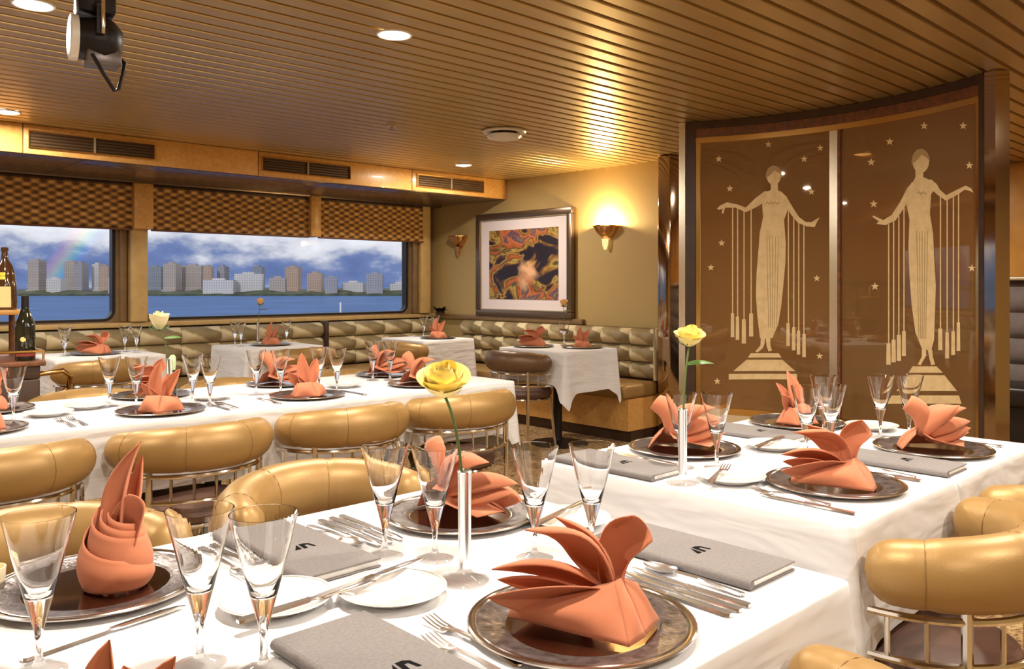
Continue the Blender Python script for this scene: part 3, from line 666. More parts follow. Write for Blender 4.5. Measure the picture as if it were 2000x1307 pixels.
def sconce(px, py, label, lit):
    yy, zz = onX(px, py, XB)
    o = thing('wall_sconce', (XB-.001, yy, zz), R(-90), label, 'wall lamp', 'copper bowl wall sconces')
    MB().lathe([(.03, -.11), (.06, -.095), (.10, -.055), (.13, 0), (.126, 0), (.096, -.05), (.056, -.088), (0, -.10)], 28, a0=PI, a1=2*PI, flip=True).build('bowl', M['copper'], o)
    MB().lathe([(.127, -.008), (.134, -.006), (.134, .004), (.127, .004)], 28, a0=PI, a1=2*PI, flip=True).build('rim', M['brass'], o)
    MB().lathe([(0, -.21), (.012, -.205), (.024, -.17), (.03, -.112), (0, -.11)], 18, c=(0, -.034, 0)).build('finial', M['finial'] if lit else M['copper'], o)
    MB().bbox(-.05, .05, -.014, 0, -.12, -.02, .004).build('back_plate', M['copper'], o)
    MB().lathe([(0, -.03), (.02, -.022), (.028, 0), (.02, .022), (0, .03)], 14, c=(0, -.06, -.025)).build('bulb', M['bulb'] if lit else M['white'], o)
    if lit:
        la = bpy.data.lights.new('sconce_lamp', 'POINT'); la.energy = 40; la.color = (1, .72, .34); la.shadow_soft_size = .025
        lo = bpy.data.objects.new('sconce_lamp', la); COL.objects.link(lo); lo.parent = o; lo.location = (0, -.075, .022)
sconce(1187, 442, 'glowing copper wall sconce right of the framed painting', True)
sconce(899, 462, 'unlit copper wall sconce between window and framed painting', False)

# ------------------------------------------------------------------ tables and cloths
TZ = .75
def table(x0, x1, y0, y1, label, legs=1):
    o = thing('dining_table', ((x0+x1)/2, (y0+y1)/2, 0), 0, label, 'table', 'dining tables')
    w, d = (x1-x0)/2-.006, (y1-y0)/2-.006
    MB().bbox(-w, w, -d, d, TZ-.034, TZ-.004, .006).build('table_top', M['dark_wood'], o)
    for i in range(legs):
        x = -w+2*w*(i+.5)/legs
        MB().lathe([(.04, .03), (.035, .06), (.035, TZ-.034)], 16).build('column', M['black'], o, (x, 0, 0))
        MB().lathe([(0, .03), (.05, .032), (.21, .012), (.22, 0), (0, 0)], 24, flip=True).build('base', M['black'], o, (x, 0, 0))
def cloth_mesh(w, d, drops, seed, fold=.012, point=.06):      # drops: south, east, north, west
    rnd = random.Random(seed); rc = .016
    per = []
    def side(p, q, nx, ny, n):
        for i in range(n):
            t = i/n; per.append((p[0]+(q[0]-p[0])*t, p[1]+(q[1]-p[1])*t, nx, ny, min(t, 1-t)*math.hypot(q[0]-p[0], q[1]-p[1])))
    n1 = max(14, int(2*w/.022)); n2 = max(14, int(2*d/.022))
    def corner(cx, cy, a):
        for i in range(7):
            g = R(a+90*i/7); per.append((cx+rc*math.cos(g), cy+rc*math.sin(g), math.cos(g), math.sin(g), -1))
    side((-w+rc, -d), (w-rc, -d), 0, -1, n1); corner(w-rc, -d+rc, -90)
    side((w, -d+rc), (w, d-rc), 1, 0, n2); corner(w-rc, d-rc, 0)
    side((w-rc, d), (-w+rc, d), 0, 1, n1); corner(-w+rc, d-rc, 90)
    side((-w, d-rc), (-w, -d+rc), -1, 0, n2); corner(-w+rc, -d+rc, 180)
    n = len(per); ph = [rnd.random()*6.3 for _ in range(4)]
    rings = []
    rings.append([(x-nx*.012, y-ny*.012, 0) for x, y, nx, ny, e in per])
    rings.append([(x-nx*.003, y-ny*.003, -.0012) for x, y, nx, ny, e in per])
    NV = 12
    for j in range(NV+1):
        v = j/NV; ring = []
        for i, (x, y, nx, ny, e) in enumerate(per):
            s = i/n*2*(w+d)*2
            amp = fold*v**1.2
            cornerness = 1 if e < 0 else max(0, 1-e/.12)
            ws = [max(0, -ny)**2, max(0, nx)**2, max(0, ny)**2, max(0, -nx)**2]; drop = sum(a_*b_ for a_, b_ in zip(ws, drops))
            if e >= 0:                                # ease towards the neighbouring side near a corner
                kk = max(range(4), key=lambda q: ws[q]); near = None
                if kk in (0, 2): near = (1 if x > 0 else 3)
                else: near = (2 if y > 0 else 0)
                mxd = (drops[kk]+drops[near])/2; drop = drop+(mxd-drop)*max(0, 1-e/.06)
            flat = min(1, drop/.15)
            wob = math.sin(s*11+ph[0])*.5+math.sin(s*23+ph[1])*.35+.15*math.sin(s*47+ph[2])
            out = (.0015+amp*(wob*.5+.5)*(1-cornerness)+cornerness**2*(.035*v))*flat**2+.0005
            hollow = -.012*v*math.exp(-((e-.07)/.03)**2) if e > 0 else 0
            zz = -.004-(drop+(point*cornerness**2+.006*math.sin(s*5+ph[3]))*flat)*v
            ring.append((x+nx*max(.001, out+max(0, hollow)), y+ny*max(.001, out+max(0, hollow)), zz))
        rings.append(ring)
    mb = MB(); vs = [p for r_ in rings for p in r_]
    fs = [tuple(range(n))]
    for j in range(len(rings)-1):
        for i in range(n): fs.append((j*n+i, (j+1)*n+i, (j+1)*n+(i+1) % n, j*n+(i+1) % n))
    return mb.add(vs, fs)
def cloth(x0, x1, y0, y1, drop, label, seed, fold=.012, point=.05, dz=0):
    o = cloth_mesh((x1-x0)/2, (y1-y0)/2, drop, seed, fold, point).build('tablecloth', M['cloth'], None, ((x0+x1)/2, (y0+y1)/2, TZ+dz), ang=70)
    tag(o, label, 'tablecloth', 'white tablecloths'); return o
TABLES = [
 (.02, 1.365, .62, 1.60, (.25, .40, .25, .25), 2, 'front table nearest the viewer', 'large dining table under the nearest white cloth', 'white cloth over the nearest table with yellow rose'),
 (1.665, 2.268, .755, 1.62, (.25, .02, .25, .42), 1, '', 'square dining table right of the nearest table, supporting near cloth', 'white cloth with deep smooth drop on right-hand table'),
 (2.272, 2.93, .755, 1.62, (.25, .40, .25, .02), 1, '', 'square dining table below the etched glass screen', 'white cloth on the table below the etched screen'),
 (.15, 2.95, 3.08, 3.92, (.245, .38, .245, .25), 3, '', 'long dining table with row of gold chairs, left of centre', 'long white cloth on table with row of gold chairs'),
 (1.6, 2.3, 5.96, 6.58, (.24, .26, .24, .26), 1, '', 'small dining table below the leftmost window', 'white cloth on small table below leftmost window'),
 (2.9, 3.56, 5.96, 6.58, (.24, .32, .24, .32), 1, '', 'small dining table below the skyline window', 'shaded white cloth on small table below the skyline window'),
 (4.44, 5.02, 5.78, 6.42, (.34, .24, .30, .24), 1, '', 'small dining table near the far room corner', 'white cloth on small table near the far corner'),
 (4.46, 5.05, 4.13, 4.84, (.30, .22, .30, .24), 1, '', 'small dining table in front of the painting banquette', 'cream white cloth with hanging corner in front of painting banquette')]
for i, t in enumerate(TABLES):
    table(*t[:4], t[7], t[5]); cloth(*t[:4], t[4], t[8], i+3, fold=.010 if i < 3 else .02, point=.05 if i < 4 else .12)

# ------------------------------------------------------------------ chairs
def make_chair():
    o = thing('barrel_chair')
    a, bq, zc = .246, .235, .68
    def arc(ph, da=0): return (((a+da)*math.sin(ph)), -(bq+da)*math.cos(ph))
    pts = []; rx = []; rz_ = []
    for i in range(49):
        ph = R(-94+188*i/48); x, y = arc(ph); tp = .70+.30*max(0, math.cos(ph*.9))**.75
        e = min(i, 48-i)/3.0; k = math.sqrt(max(.05, 1-(1-min(1, e))**2))
        g = 1-.045*math.exp(-(((math.degrees(ph)+90) % 45-22.5)/2.0)**2)
        rx.append(.064*k*g*(.3+.7*tp)); rz_.append(.079*k*g*tp); pts.append((x, y-.012, zc-.078*(1-tp)))
    MB().tube(pts, rx, 18, ry=rz_).build('back_roll', M['gold'], o, ang=75)
    for q in (-67.5, -22.5, 22.5, 67.5):
        ph = R(q); x, y = arc(ph); n = Vector((math.sin(ph), -math.cos(ph), 0))
        tp = .70+.30*max(0, math.cos(ph*.9))**.75
        ring = [Vector((x, y-.012, zc-.078*(1-tp)))+n*(.0625*(.3+.7*tp)*math.cos(t))+Vector((0, 0, .0765*tp*math.sin(t))) for t in [2*PI*k/20 for k in range(20)]]
        MB().tube(ring, .0011, 5, closed=True).build('seam', M['seam'], o)
    for z in (.588, .50):
        MB().tube([(*arc(R(-88+176*i/32), .02), z) for i in range(33)], .008, 8).build('rail', M['chrome'], o)
    sp_ = MB().tube([(0, 0, .50), (0, 0, .588)], .0055, 6).mesh('spindle', M['chrome'])
    for i in range(11):
        x, y = arc(R(-80+16*i), .02); mk('spindle', sp_, o, (x, y, 0))
    MB().lathe([(0, .395), (.17, .395), (.198, .408), (.206, .432), (.195, .462), (.15, .474), (0, .478)], 36, c=(0, -.01, 0), flip=True).build('seat', M['brown'], o)
    MB().tube([(.185*math.cos(2*PI*i/28), .185*math.sin(2*PI*i/28)-.01, .392) for i in range(28)], .01, 8, closed=True).build('seat_ring', M['chrome'], o)
    for ph in (-48, 48):
        x, y = arc(R(ph), .02); MB().tube([(x, y, .62), (x, y, .40), (x*1.04, y*1.04, 0)], .011, 8).build('leg', M['chrome'], o)
        MB().tube([(x, y, .394), (x*.72, y*.72, .392)], .008, 6).build('bracket', M['chrome'], o)
    for s in (-1, 1): MB().tube([(s*.12, .14, .395), (s*.15, .17, 0)], .011, 8).build('leg', M['chrome'], o)
    return o
CH = [(.885, .600, 0, 'gold barrel chair at bottom right, cropped by the lower edge'),
 (1.135, 1.815, 180, 'gold barrel chair facing us across the nearest table, centre'),
 (.47, 1.80, 180, 'gold barrel chair behind the upright twisted napkin, left'),
 (1.945, .735, 0, 'gold barrel chair at right edge beside the right-hand cloth'),
 (2.60, .735, 0, 'second gold barrel chair at the far right edge, partly hidden'),
 (.625, 3.06, 0, 'leftmost gold chair back in the row at the long table'),
 (1.255, 3.06, 0, 'second gold chair back from left along the long table'),
 (1.885, 3.06, 0, 'third gold chair back from left along the long table'),
 (2.51, 3.06, 0, 'rightmost gold chair back in the row, behind yellow rose'),
 (1.22, 3.935, 180, 'gold chair on far side of long table, behind left flutes'),
 (1.88, 3.935, 180, 'gold chair on far side of long table, by cloth drop'),
 (2.52, 3.935, 180, 'gold chair on far side of long table, right end'),
 (1.84, 5.94, 0, 'gold chair at the small table below leftmost window'),
 (3.30, 5.94, 0, 'gold chair at the small table below skyline window'),
 (4.42, 5.95, -90, 'gold chair at the small table near far corner'),
 (4.42, 4.50, -90, 'gold chair with back coloured darker as shade, before table under painting')]
ch0 = make_chair()
for i, (x, y, rz, lb) in enumerate(CH):
    o = ch0 if i == 0 else copy_tree(ch0)
    o.location = (x, y, 0); o.rotation_euler = (0, 0, R(rz)); tag(o, lb, 'chair', 'gold barrel chairs')

for ch in o.children:                               # shade on this chair's back is put into a darker leather colour
    if ch.name.startswith('back_roll'): ch.data = ch.data.copy(); ch.data.materials[0] = M['shaded_roll']
# ------------------------------------------------------------------ tableware prototypes
def proto_flute():
    pr = [(0, 0), (.033, 0), (.034, .0015), (.033, .003), (.020, .0055), (.008, .010), (.0048, .018), (.0045, .040), (.006, .055), (.011, .074), (.016, .092), (.0245, .125), (.034, .163), (.043, .2),
          (.0418, .2), (.033, .164), (.0232, .126), (.0145, .100), (.009, .0945), (0, .093)]
    mb = MB(); mb.lathe(pr[:6], 36, k=0); mb.lathe(pr[5:], 36, k=1)
    return mb.mesh('flute_glass', [M['thinglass'], M['glass']], ang=50)
FL = proto_flute()
def flute(x, y, label, z=TZ): o = mk('flute_glass', FL, None, (x, y, z+.0005)); return tag(o, label, 'glass', 'tapered flute glasses')
def charger0():
    rim = MB().lathe([(.112, .006), (.116, .0075), (.150, .011), (.1505, .0125), (.1525, .0125), (.153, .011), (.156, .0115), (.1565, .013), (.161, .0135), (.163, .012), (.163, .010), (.155, .008), (.112, .002)], 64)
    return rim
CB = MB().lathe([(.108, .0045), (.112, .006), (.116, .0078), (.149, .0112)], 64).mesh('plate_border', M['pewter'])
CW = MB().lathe([(0, .004), (.104, .004), (.108, .0045), (.108, .001), (.112, 0), (0, 0)], 64, flip=False).mesh('well', M['pewter_well'])
CRM = MB().lathe([(.149, .0112), (.1505, .0126), (.1525, .0126), (.1535, .0112), (.156, .0116), (.157, .0132), (.161, .0136), (.163, .012), (.163, .010), (.155, .0075), (.110, 0.0), (.108, .002)], 64).mesh('rim', M['pewter_rim'])
for me in (CB, CW, CRM):
    bm = bmesh.new(); bm.from_mesh(me); bmesh.ops.recalc_face_normals(bm, faces=bm.faces); bm.to_mesh(me); bm.free()
def charger(x, y, label):
    o = thing('charger_plate', (x, y, TZ+.001), 0, label, 'plate', 'pewter charger plates')
    mk('plate_border', CB, o); mk('well', CW, o); mk('rim', CRM, o)
PL = MB().lathe([(0, .006), (.056, .006), (.062, .008), (.080, .0135), (.085, .016), (.0855, .0172), (.084, .0172), (.079, .0155), (.061, .0100), (.055, .0085), (0, .0085)][::-1]+[], 48).mesh('plate_body', M['porcelain'])
PL2 = MB().lathe([(.046, 0), (.050, 0), (.056, .006), (.046, .006)], 48).mesh('foot_ring', M['porcelain'])
PL3 = MB().tube([(.0815*math.cos(2*PI*i/48), .0815*math.sin(2*PI*i/48), .0165) for i in range(48)], .0008, 5, closed=True).mesh('rim_line', M['rimline'])
for me in (PL, PL2):
    bm = bmesh.new(); bm.from_mesh(me); bmesh.ops.recalc_face_normals(bm, faces=bm.faces); bm.to_mesh(me); bm.free()
def bread_plate(x, y, label):
    o = thing('bread_plate', (x, y, TZ+.001), 0, label, 'plate', 'white bread plates')
    mk('plate_body', PL, o); mk('foot_ring', PL2, o); mk('rim_line', PL3, o)
# cutlery: +y is the head; origin at the middle
def ribbon(mb, secs, th):
    vs = []
    for (y, w, z, x) in secs: vs += [(x-w, y, z), (x+w, y, z), (x+w*.8, y, z+th), (x-w*.8, y, z+th)]
    n = len(secs); fs = [(0, 1, 2, 3)]
    for i in range(n-1):
        for q in range(4): fs.append((i*4+q, (i+1)*4+q, (i+1)*4+(q+1) % 4, i*4+(q+1) % 4))
    fs.append(tuple((n-1)*4+q for q in (3, 2, 1, 0))); return mb.add(vs, fs)
HAND = [(-.10, .004, .001, 0), (-.095, .0095, .001, 0), (-.06, .008, .003, 0), (-.01, .0042, .007, 0), (.03, .0032, .006, 0)]
def fork_mesh():
    mb = MB(); ribbon(mb, HAND+[(.038, .007, .004, 0), (.048, .0118, .002, 0), (.058, .0120, .0015, 0)], .0025)
    for x in (-.0102, -.0034, .0034, .0102): ribbon(mb, [(.057, .0019, .0015, x), (.075, .0018, .003, x), (.092, .0016, .007, x), (.098, .0005, .0085, x)], .0018)
    return mb.mesh('fork', M['silver'], ang=50)
def knife_mesh():
    mb = MB(); ribbon(mb, [(-.115, .005, .001, 0), (-.11, .0085, .001, 0), (-.06, .0078, .001, 0), (-.005, .0065, .001, 0), (0, .005, .002, 0)], .0042)
    ribbon(mb, [(0, .006, .0025, 0), (.02, .0085, .0025, .001), (.08, .0095, .0025, .002), (.105, .006, .0025, .004), (.115, .001, .0025, .007)], .0018); return mb.mesh('knife', M['silver'], ang=50)
def spoon_mesh():
    mb = MB(); ribbon(mb, HAND, .0025)
    def bowl(u, v):
        t = -1+2*v; w = math.sqrt(max(0, 1-t*t))*(.0205-.004*t); x = w*(2*u-1)
        return (x, .062+.034*t, .0015+.0075*(1-math.sqrt(max(0, 1-(abs(2*u-1)**2*.9)*(1)))*(1-t*t*.8)))
    mb.grid(bowl, 10, 12); return mb.mesh('spoon', M['silver'], ang=60)
CUT = {'fork': fork_mesh(), 'knife': knife_mesh(), 'spoon': spoon_mesh()}
def cut(kind, x, y, rz, label, z=TZ+.001):
    o = mk(kind, CUT[kind], None, (x, y, z), R(rz)); tag(o, label, kind, 'silver %s' % ('knives' if kind == 'knife' else kind+'s')); return o

# menus
def menu(x, y, rz, label, l=.335, w=.142):
    o = thing('menu_folder', (x, y, TZ+.001), R(rz), label, 'menu', 'grey menu folders')
    MB().bbox(-w/2, w/2, -l/2, l/2, 0, .003, .001, 1).build('back_cover', M['menu'], o)
    MB().box(-w/2+.006, w/2-.003, -l/2+.004, l/2-.004, .0031, .0128).build('pages', M['paper'], o, smooth=False)
    MB().bbox(-w/2, w/2, -l/2, l/2, .0129, .016, .001, 1).build('front_cover', M['menu'], o)
    MB().tube([(-w/2+.001, -l/2, .008), (-w/2+.001, l/2, .008)], .008, 10).build('spine', M['menu'], o)
    e = MB(); z = .0163
    e.add([(-.013, -.008, z), (-.004, -.008, z), (-.002, .011, z)], [(0, 1, 2)])
    e.add([(-.001, -.009, z), (.004, -.009, z), (.006, .004, z), (.010, .004, z), (.012, -.008, z), (.016, -.008, z), (.014, .007, z), (.009, .011, z), (.001, .011, z)], [(0, 1, 2, 7, 8), (2, 3, 6, 7), (3, 4, 5, 6)])
    e.build('printed_emblem', M['ink'], o, smooth=False, loc=(0, -.02, 0)).scale = (1.45, 1.45, 1)

# napkins ------------------------------------------------------------
def leaf(mb, base, ctrl, tip, w, side, fold=.5, wid=lambda t: math.sin(PI*min(1, .14+.86*t))**.8, nu=8, nv=12):
    base, ctrl, tip, side = Vector(base), Vector(ctrl), Vector(tip), Vector(side).normalized()
    def fn(u, v):
        p = base*(1-v)**2+ctrl*2*v*(1-v)+tip*v*v
        tg = ((ctrl-base)*(1-v)+(tip-ctrl)*v).normalized(); sd = (side-tg*side.dot(tg)).normalized(); nr = sd.cross(tg)
        s = 2*u-1; ww = w*wid(v); a = fold*s
        return p+sd*(ww*math.sin(a)/max(fold, .05))+nr*(ww*(1-math.cos(a))/max(fold, .05))
    mb.grid(fn, nu, nv)
def patch(mb, a, b, c, d, bulge=(0, 0, 0), n=10):            # a-b bottom, d-c top
    a, b, c, d, g = map(Vector, (a, b, c, d, bulge))
    def fn(u, v):
        return (a*(1-u)+b*u)*(1-v)+(d*(1-u)+c*u)*v+g*(math.sin(PI*u)*math.sin(PI*v))
    mb.grid(fn, n, n)
def finish_napkin(mb, name):
    me = mb.mesh(name, M['coral'], ang=60); return me
def napkin_fan():        # pocket in front, petals fanned behind (x right, y away, z up)
    m = MB()
    patch(m, (-.105, -.002, .010), (.056, -.088, .003), (.045, -.020, .066), (-.10, .006, .020), (-.008, -.018, .010))
    patch(m, (.056, -.088, .003), (.084, -.055, .004), (.056, -.006, .066), (.045, -.020, .066), (.006, -.006, .004))
    patch(m, (.084, -.052, .004), (.112, .0, .004), (.082, .02, .050), (.058, -.004, .066), (.006, 0, .006))
    patch(m, (-.10, .006, .018), (.05, -.012, .060), (.05, .045, .040), (-.06, .05, .012), (0, 0, -.012))
    leaf(m, (.03, -.005, .045), (-.05, -.02, .050), (-.134, -.012, .040), .036, (.1, -.5, .8), .8)
    leaf(m, (.03, .01, .050), (-.04, .02, .105), (-.128, .0, .076), .034, (.1, -.75, .5), 1.0)
    leaf(m, (.02, .015, .03), (-.05, .02, .065), (-.120, .01, .058), .028, (.1, -.6, .7), .9)
    leaf(m, (.045, .0, .045), (.02, .03, .150), (-.080, .035, .122), .040, (.55, -.7, .3), 1.1)
    leaf(m, (.05, .008, .045), (.04, .045, .125), (-.035, .06, .135), .030, (.4, -.8, .3), 1.0)
    wr = lambda t: .48+.52*math.sin(PI*.5*min(1, t*1.3))-.12*max(0, t-.8)*5
    leaf(m, (.048, .0, .040), (.045, .035, .11), (.088, -.002, .146), .036, (.9, -.42, .1), 1.15, wr, 12, 12)
    return finish_napkin(m, 'napkin')
def napkin_twist():      # wrapped cup with a tall spire
    m = MB()
    def wrap(r0, r1, a0, a1, zb, ztop, tilt, dx=0, dy=0, lean=0):
        def fn(u, v):
            a = R(a0+(a1-a0)*u); r = r0+(r1-r0)*u; bulge = 1+.22*math.sin(PI*min(1, v*1.05))
            top = ztop(u) if callable(ztop) else ztop
            z = zb+(top-zb)*v; return (dx+lean*z+r*bulge*math.cos(a), dy+r*bulge*math.sin(a)*.85, z)
        m.grid(fn, 30, 10)
    wrap(.040, .052, 110, 400, .002, lambda u: .128-.085*u**.8-.018*math.sin(PI*u), 0)
    wrap(.034, .047, 150, 430, .004, lambda u: .128-.045*u-.02*math.sin(PI*u), 0, .004, .004)
    wrap(.028, .040, 180, 460, .006, lambda u: .122-.02*u-.02*math.sin(PI*u), 0, .008, .006)
    wrap(.022, .034, 200, 480, .02, lambda u: .118-.01*u-.012*math.sin(PI*u), 0, .012, .008)
    leaf(m, (.008, .008, .060), (-.006, .014, .150), (.036, .02, .228), .032, (.9, -.45, .05), 1.25, lambda t: math.sin(PI*min(1, .18+.82*t))**1.05, 10, 16)
    leaf(m, (.016, .016, .055), (.03, .03, .130), (.036, .024, .206), .026, (.8, -.6, .0), 1.0)
    leaf(m, (.018, .0, .05), (.02, .01, .10), (.046, -.006, .142), .034, (.95, -.3, .1), .9, lambda t: math.sin(PI*min(1, .25+.60*t))**.7)
    return finish_napkin(m, 'napkin')
def napkin_ears():       # two rounded pockets and two upright ears
    m = MB()
    patch(m, (-.085, -.02, .004), (.0, -.075, .003), (.0, -.02, .062), (-.06, .0, .058), (-.010, -.014, .008))
    patch(m, (.0, -.075, .003), (.085, -.02, .004), (.055, .0, .052), (.002, -.02, .060), (.012, -.014, .008))
    patch(m, (-.085, -.02, .004), (-.05, .06, .003), (-.02, .03, .06), (-.06, .0, .058), (-.006, .004, .006))
    patch(m, (.085, -.02, .004), (.05, .06, .003), (.02, .03, .06), (.055, .0, .052), (.006, .004, .006))
    leaf(m, (-.012, .005, .035), (-.03, .02, .11), (-.012, .03, .185), .036, (.95, -.3, 0), 1.2)
    leaf(m, (.012, .005, .035), (.03, .02, .10), (.062, .02, .158), .034, (.8, -.4, -.2), 1.3)
    leaf(m, (.0, .015, .035), (-.055, .03, .08), (-.085, .03, .105), .026, (.7, -.5, .3), 1.0)
    leaf(m, (.0, .02, .03), (.02, .05, .09), (.0, .07, .135), .032, (.95, -.2, 0), 1.0)
    return finish_napkin(m, 'napkin')
NAP = {'fan': napkin_fan(), 'twist': napkin_twist(), 'ears': napkin_ears()}
def napkin(kind, x, y, rot, label, z=TZ+.006, sc=1.0):
    o = mk('folded_napkin', NAP[kind], None, (x, y, z), CAMRZ+R(rot)); o.scale = (sc, sc, sc)
    so_ = o.modifiers.new('thickness', 'SOLIDIFY'); so_.thickness = .0022; so_.offset = 0
    return tag(o, label, 'napkin', 'coral folded napkins')

# roses and vases
def vase(x, y, label):
    o = thing('bud_vase', (x, y, TZ+.001), 0, label, 'vase', 'slim silver bud vases')
    MB().lathe([(0, 0), (.040, 0), (.041, .003), (.036, .007), (.016, .012), (.009, .020), (0, .021)], 36).build('foot', M['thinglass'], o)
    MB().lathe([(0, .022), (.0095, .022), (.0105, .03), (.0112, .178), (.0125, .181), (.0112, .183), (.0095, .178), (.0088, .04), (0, .04)], 24).build('tube', M['silver'], o)
def petal_mesh(m, flare):
    def fn(u, v):
        q = 2*u-1; a = q*1.25*(.45+.55*math.sin(PI*.5*min(1, .2+v)))
        rr = .30+.70*math.sin(PI*.5*min(1, v*1.25))+(flare*max(0, v-.6)**1.5*(1+.3*q*q) if flare > .3 else -(.9-2.4*flare)*max(0, v-.55)**1.3)
        z = v-.16*q*q*v*v-flare*.35*max(0, v-.75)
        return (rr*math.sin(a), -rr*math.cos(a), z)
    return MB().grid(fn, 10, 10).mesh('petal', m, ang=80)
PET = {(k, f): petal_mesh(M[k], f) for k in ('yellow', 'cream', 'orange') for f in (0, .25, .5, .9)}
def rose(x, y, zbase, top, col, size, label, open_=1.0, leaves=True, nod=0):
    # top: world position of flower base; stem runs from inside the vase
    o = thing('rose', (x, y, zbase), 0, label, 'flower', 'single roses in vases')
    t = Vector(top)-Vector((x, y, zbase)); rim = Vector((0, 0, TZ+.18-zbase)) if zbase < TZ+.18 else Vector((0, 0, .01))
    p0 = Vector((0, 0, 0)); mid = rim*.35+t*.65+Vector((0, 0, .02))
    pts = []
    for i in range(15):
        u = i/14; pts.append(p0*(1-u)**3+rim*3*u*(1-u)**2+(rim+Vector((0, 0, .07)))*3*u*u*(1-u)*.5+(mid)*3*u*u*(1-u)*.5+t*u**3)
    MB().tube(pts, .0026, 8).build('stem', M['stem'], o)
    if leaves:
        lf = MB(); q = pts[11]
        leaf(lf, q, q+Vector((.03, -.02, .012)), q+Vector((.055, -.045, .0)), .012, (.4, .6, .3), .4); lf.build('leaf', M['leaf'], o)
    for k in range(5):
        a = 2*PI*k/5; lf = MB(); leaf(lf, t, t+Vector((.35*size*math.cos(a), .35*size*math.sin(a), .02*size)), t+Vector((.5*size*math.cos(a), .5*size*math.sin(a), .28*size)), .11*size, (-math.sin(a), math.cos(a), 0), .3); lf.build('sepal', M['leaf'], o)
    rings = [(2, .24, 1.0, -3, 0), (3, .42, 1.03, -2, 0), (4, .58, 1.0, 0, 0), (4, .72, .97, 1, .25), (5, .86, .90, 4, .5), (5, 1.0, .78, 10, .9)]
    if open_ < .6: rings = [(2, .22, 1.0, -3, 0), (3, .40, 1.02, -2, .25), (3, .58, .98, 0, .25), (4, .76, .9, 3, .5)]
    for j, (n, rr, hh, tilt, fl_) in enumerate(rings):
        for k in range(n):
            a = 2*PI*(k/n)+j*1.1
            pe = mk('petal', PET[(col, fl_)], o, t+Vector((0, 0, .03*size)))
            pe.rotation_euler = Matrix.Rotation(a, 3, 'Z').to_euler()
            pe.rotation_mode = 'XYZ'; mtx = Matrix.Rotation(R(nod), 3, Vector((.7248, -.689, 0))) @ Matrix.Rotation(a, 3, 'Z') @ Matrix.Rotation(R(tilt)*.55, 3, 'X')
            pe.rotation_euler = mtx.to_euler(); k2 = size*.5; hh_ = hh*(1+.09*math.sin(k*2.7+j*1.9)); rr_ = rr*(1+.05*math.sin(k*4.1+j))
            pe.scale = (rr_*k2*.95, rr_*k2*.95, hh_*size*.78)
    return o

# ------------------------------------------------------------------ laying the tables
# nearest table
charger(.897, .80, 'pewter charger plate under the large fan-folded napkin, front centre')
charger(1.137, 1.353, 'pewter charger plate behind the slim vase of the yellow rose')
charger(.446, 1.438, 'pewter charger plate under the upright twisted napkin, left')
charger(.27, .80, 'pewter charger plate below the bottom left frame corner')
napkin('fan', .897, .80, 0, 'large coral napkin folded into fan petals, front centre', sc=1.0)
napkin('fan', 1.142, 1.353, 155, 'coral napkin with pointed tip directly behind the slim vase')
napkin('twist', .462, 1.415, 0, 'upright twisted coral napkin with tall spire on left charger')
napkin('ears', .27, .815, 20, 'coral napkin tip poking up at the bottom left edge', sc=.79)
for x, y, lb in ((.295, 1.177, 'flute glass at far left in front of left charger'), (.452, 1.06, 'left one of the flute pair right of twisted napkin'), (.503, .986, 'right one of the flute pair right of twisted napkin'),
                 (.874, 1.252, 'leftmost flute beside the grey menu behind the bread plates'), (.930, 1.178, 'flute just left of the slim rose vase'),
                 (1.063, 1.059, 'flute right of the slim rose vase'), (1.15, 1.0, 'flute standing before the right-hand table cloth drop')): flute(x, y, lb)
bread_plate(.618, 1.170, 'white bread plate in front of the flute pair, left'); bread_plate(.768, 1.080, 'white bread plate left of the slim rose vase foot'); bread_plate(1.262, 1.160, 'white bread plate behind flutes at far edge of nearest table')
vase(.895, 1.055, 'slim silver bud vase holding the big yellow rose')
tx, ty = at(868, 768, 1.06)
rose(.895, 1.055, TZ+.045, (tx, ty, 1.056), 'yellow', .069, 'big open yellow rose in front of gold chairs', 1.0, False, 26)
menu(.612, .862, 0, 'grey menu folder at bottom centre left of front charger'); menu(.765, 1.375, 0, 'grey menu folder behind the two bread plates'); menu(1.268, .872, 0, 'grey menu folder at right end of nearest table')
cut('fork', .748, .868, 0, 'fork beside the front charger, upper one of two'); cut('fork', .709, .818, 0, 'fork beside the bottom menu, lower one of two')
for i, (k, x) in enumerate((('knife', 1.082), ('knife', 1.108), ('knife', 1.134), ('spoon', 1.168))):
    cut(k, x, .785 if k == 'knife' else .80, 0, ['knife right of front charger, closest to the plate', 'knife right of front charger, second from the plate', 'knife right of front charger, third from the plate', 'spoon beside the grey menu at nearest table right end'][i])
for i, (k, x) in enumerate((('spoon', .868), ('knife', .902), ('knife', .928), ('knife', .952))):
    cut(k, x, 1.41, 180, ['spoon right beside the menu behind bread plates', 'knife next to the spoon behind the bread plates', 'middle knife left of charger behind the vase', 'knife touching side of charger behind the vase'][i])
cut('fork', .640, 1.40, 180, 'fork right of the left charger, nearer the plate'); cut('fork', .668, 1.40, 180, 'fork right of the left charger, nearer the menu')
cut('knife', .640, 1.110, -88, 'butter knife lying across the left bread plate', TZ+.0185); cut('knife', .765, 1.128, -80, 'butter knife lying across bread plate beside vase', TZ+.0185); cut('knife', 1.275, 1.185, -75, 'butter knife lying on far bread plate of nearest table', TZ+.0185)
cut('knife', .40, 1.245, -80, 'knife lying in front of the left charger')
o = thing('butter_cup', (.318, 1.60-.045, TZ+.001), 0, 'small cream china cup behind the far left flute', 'cup')
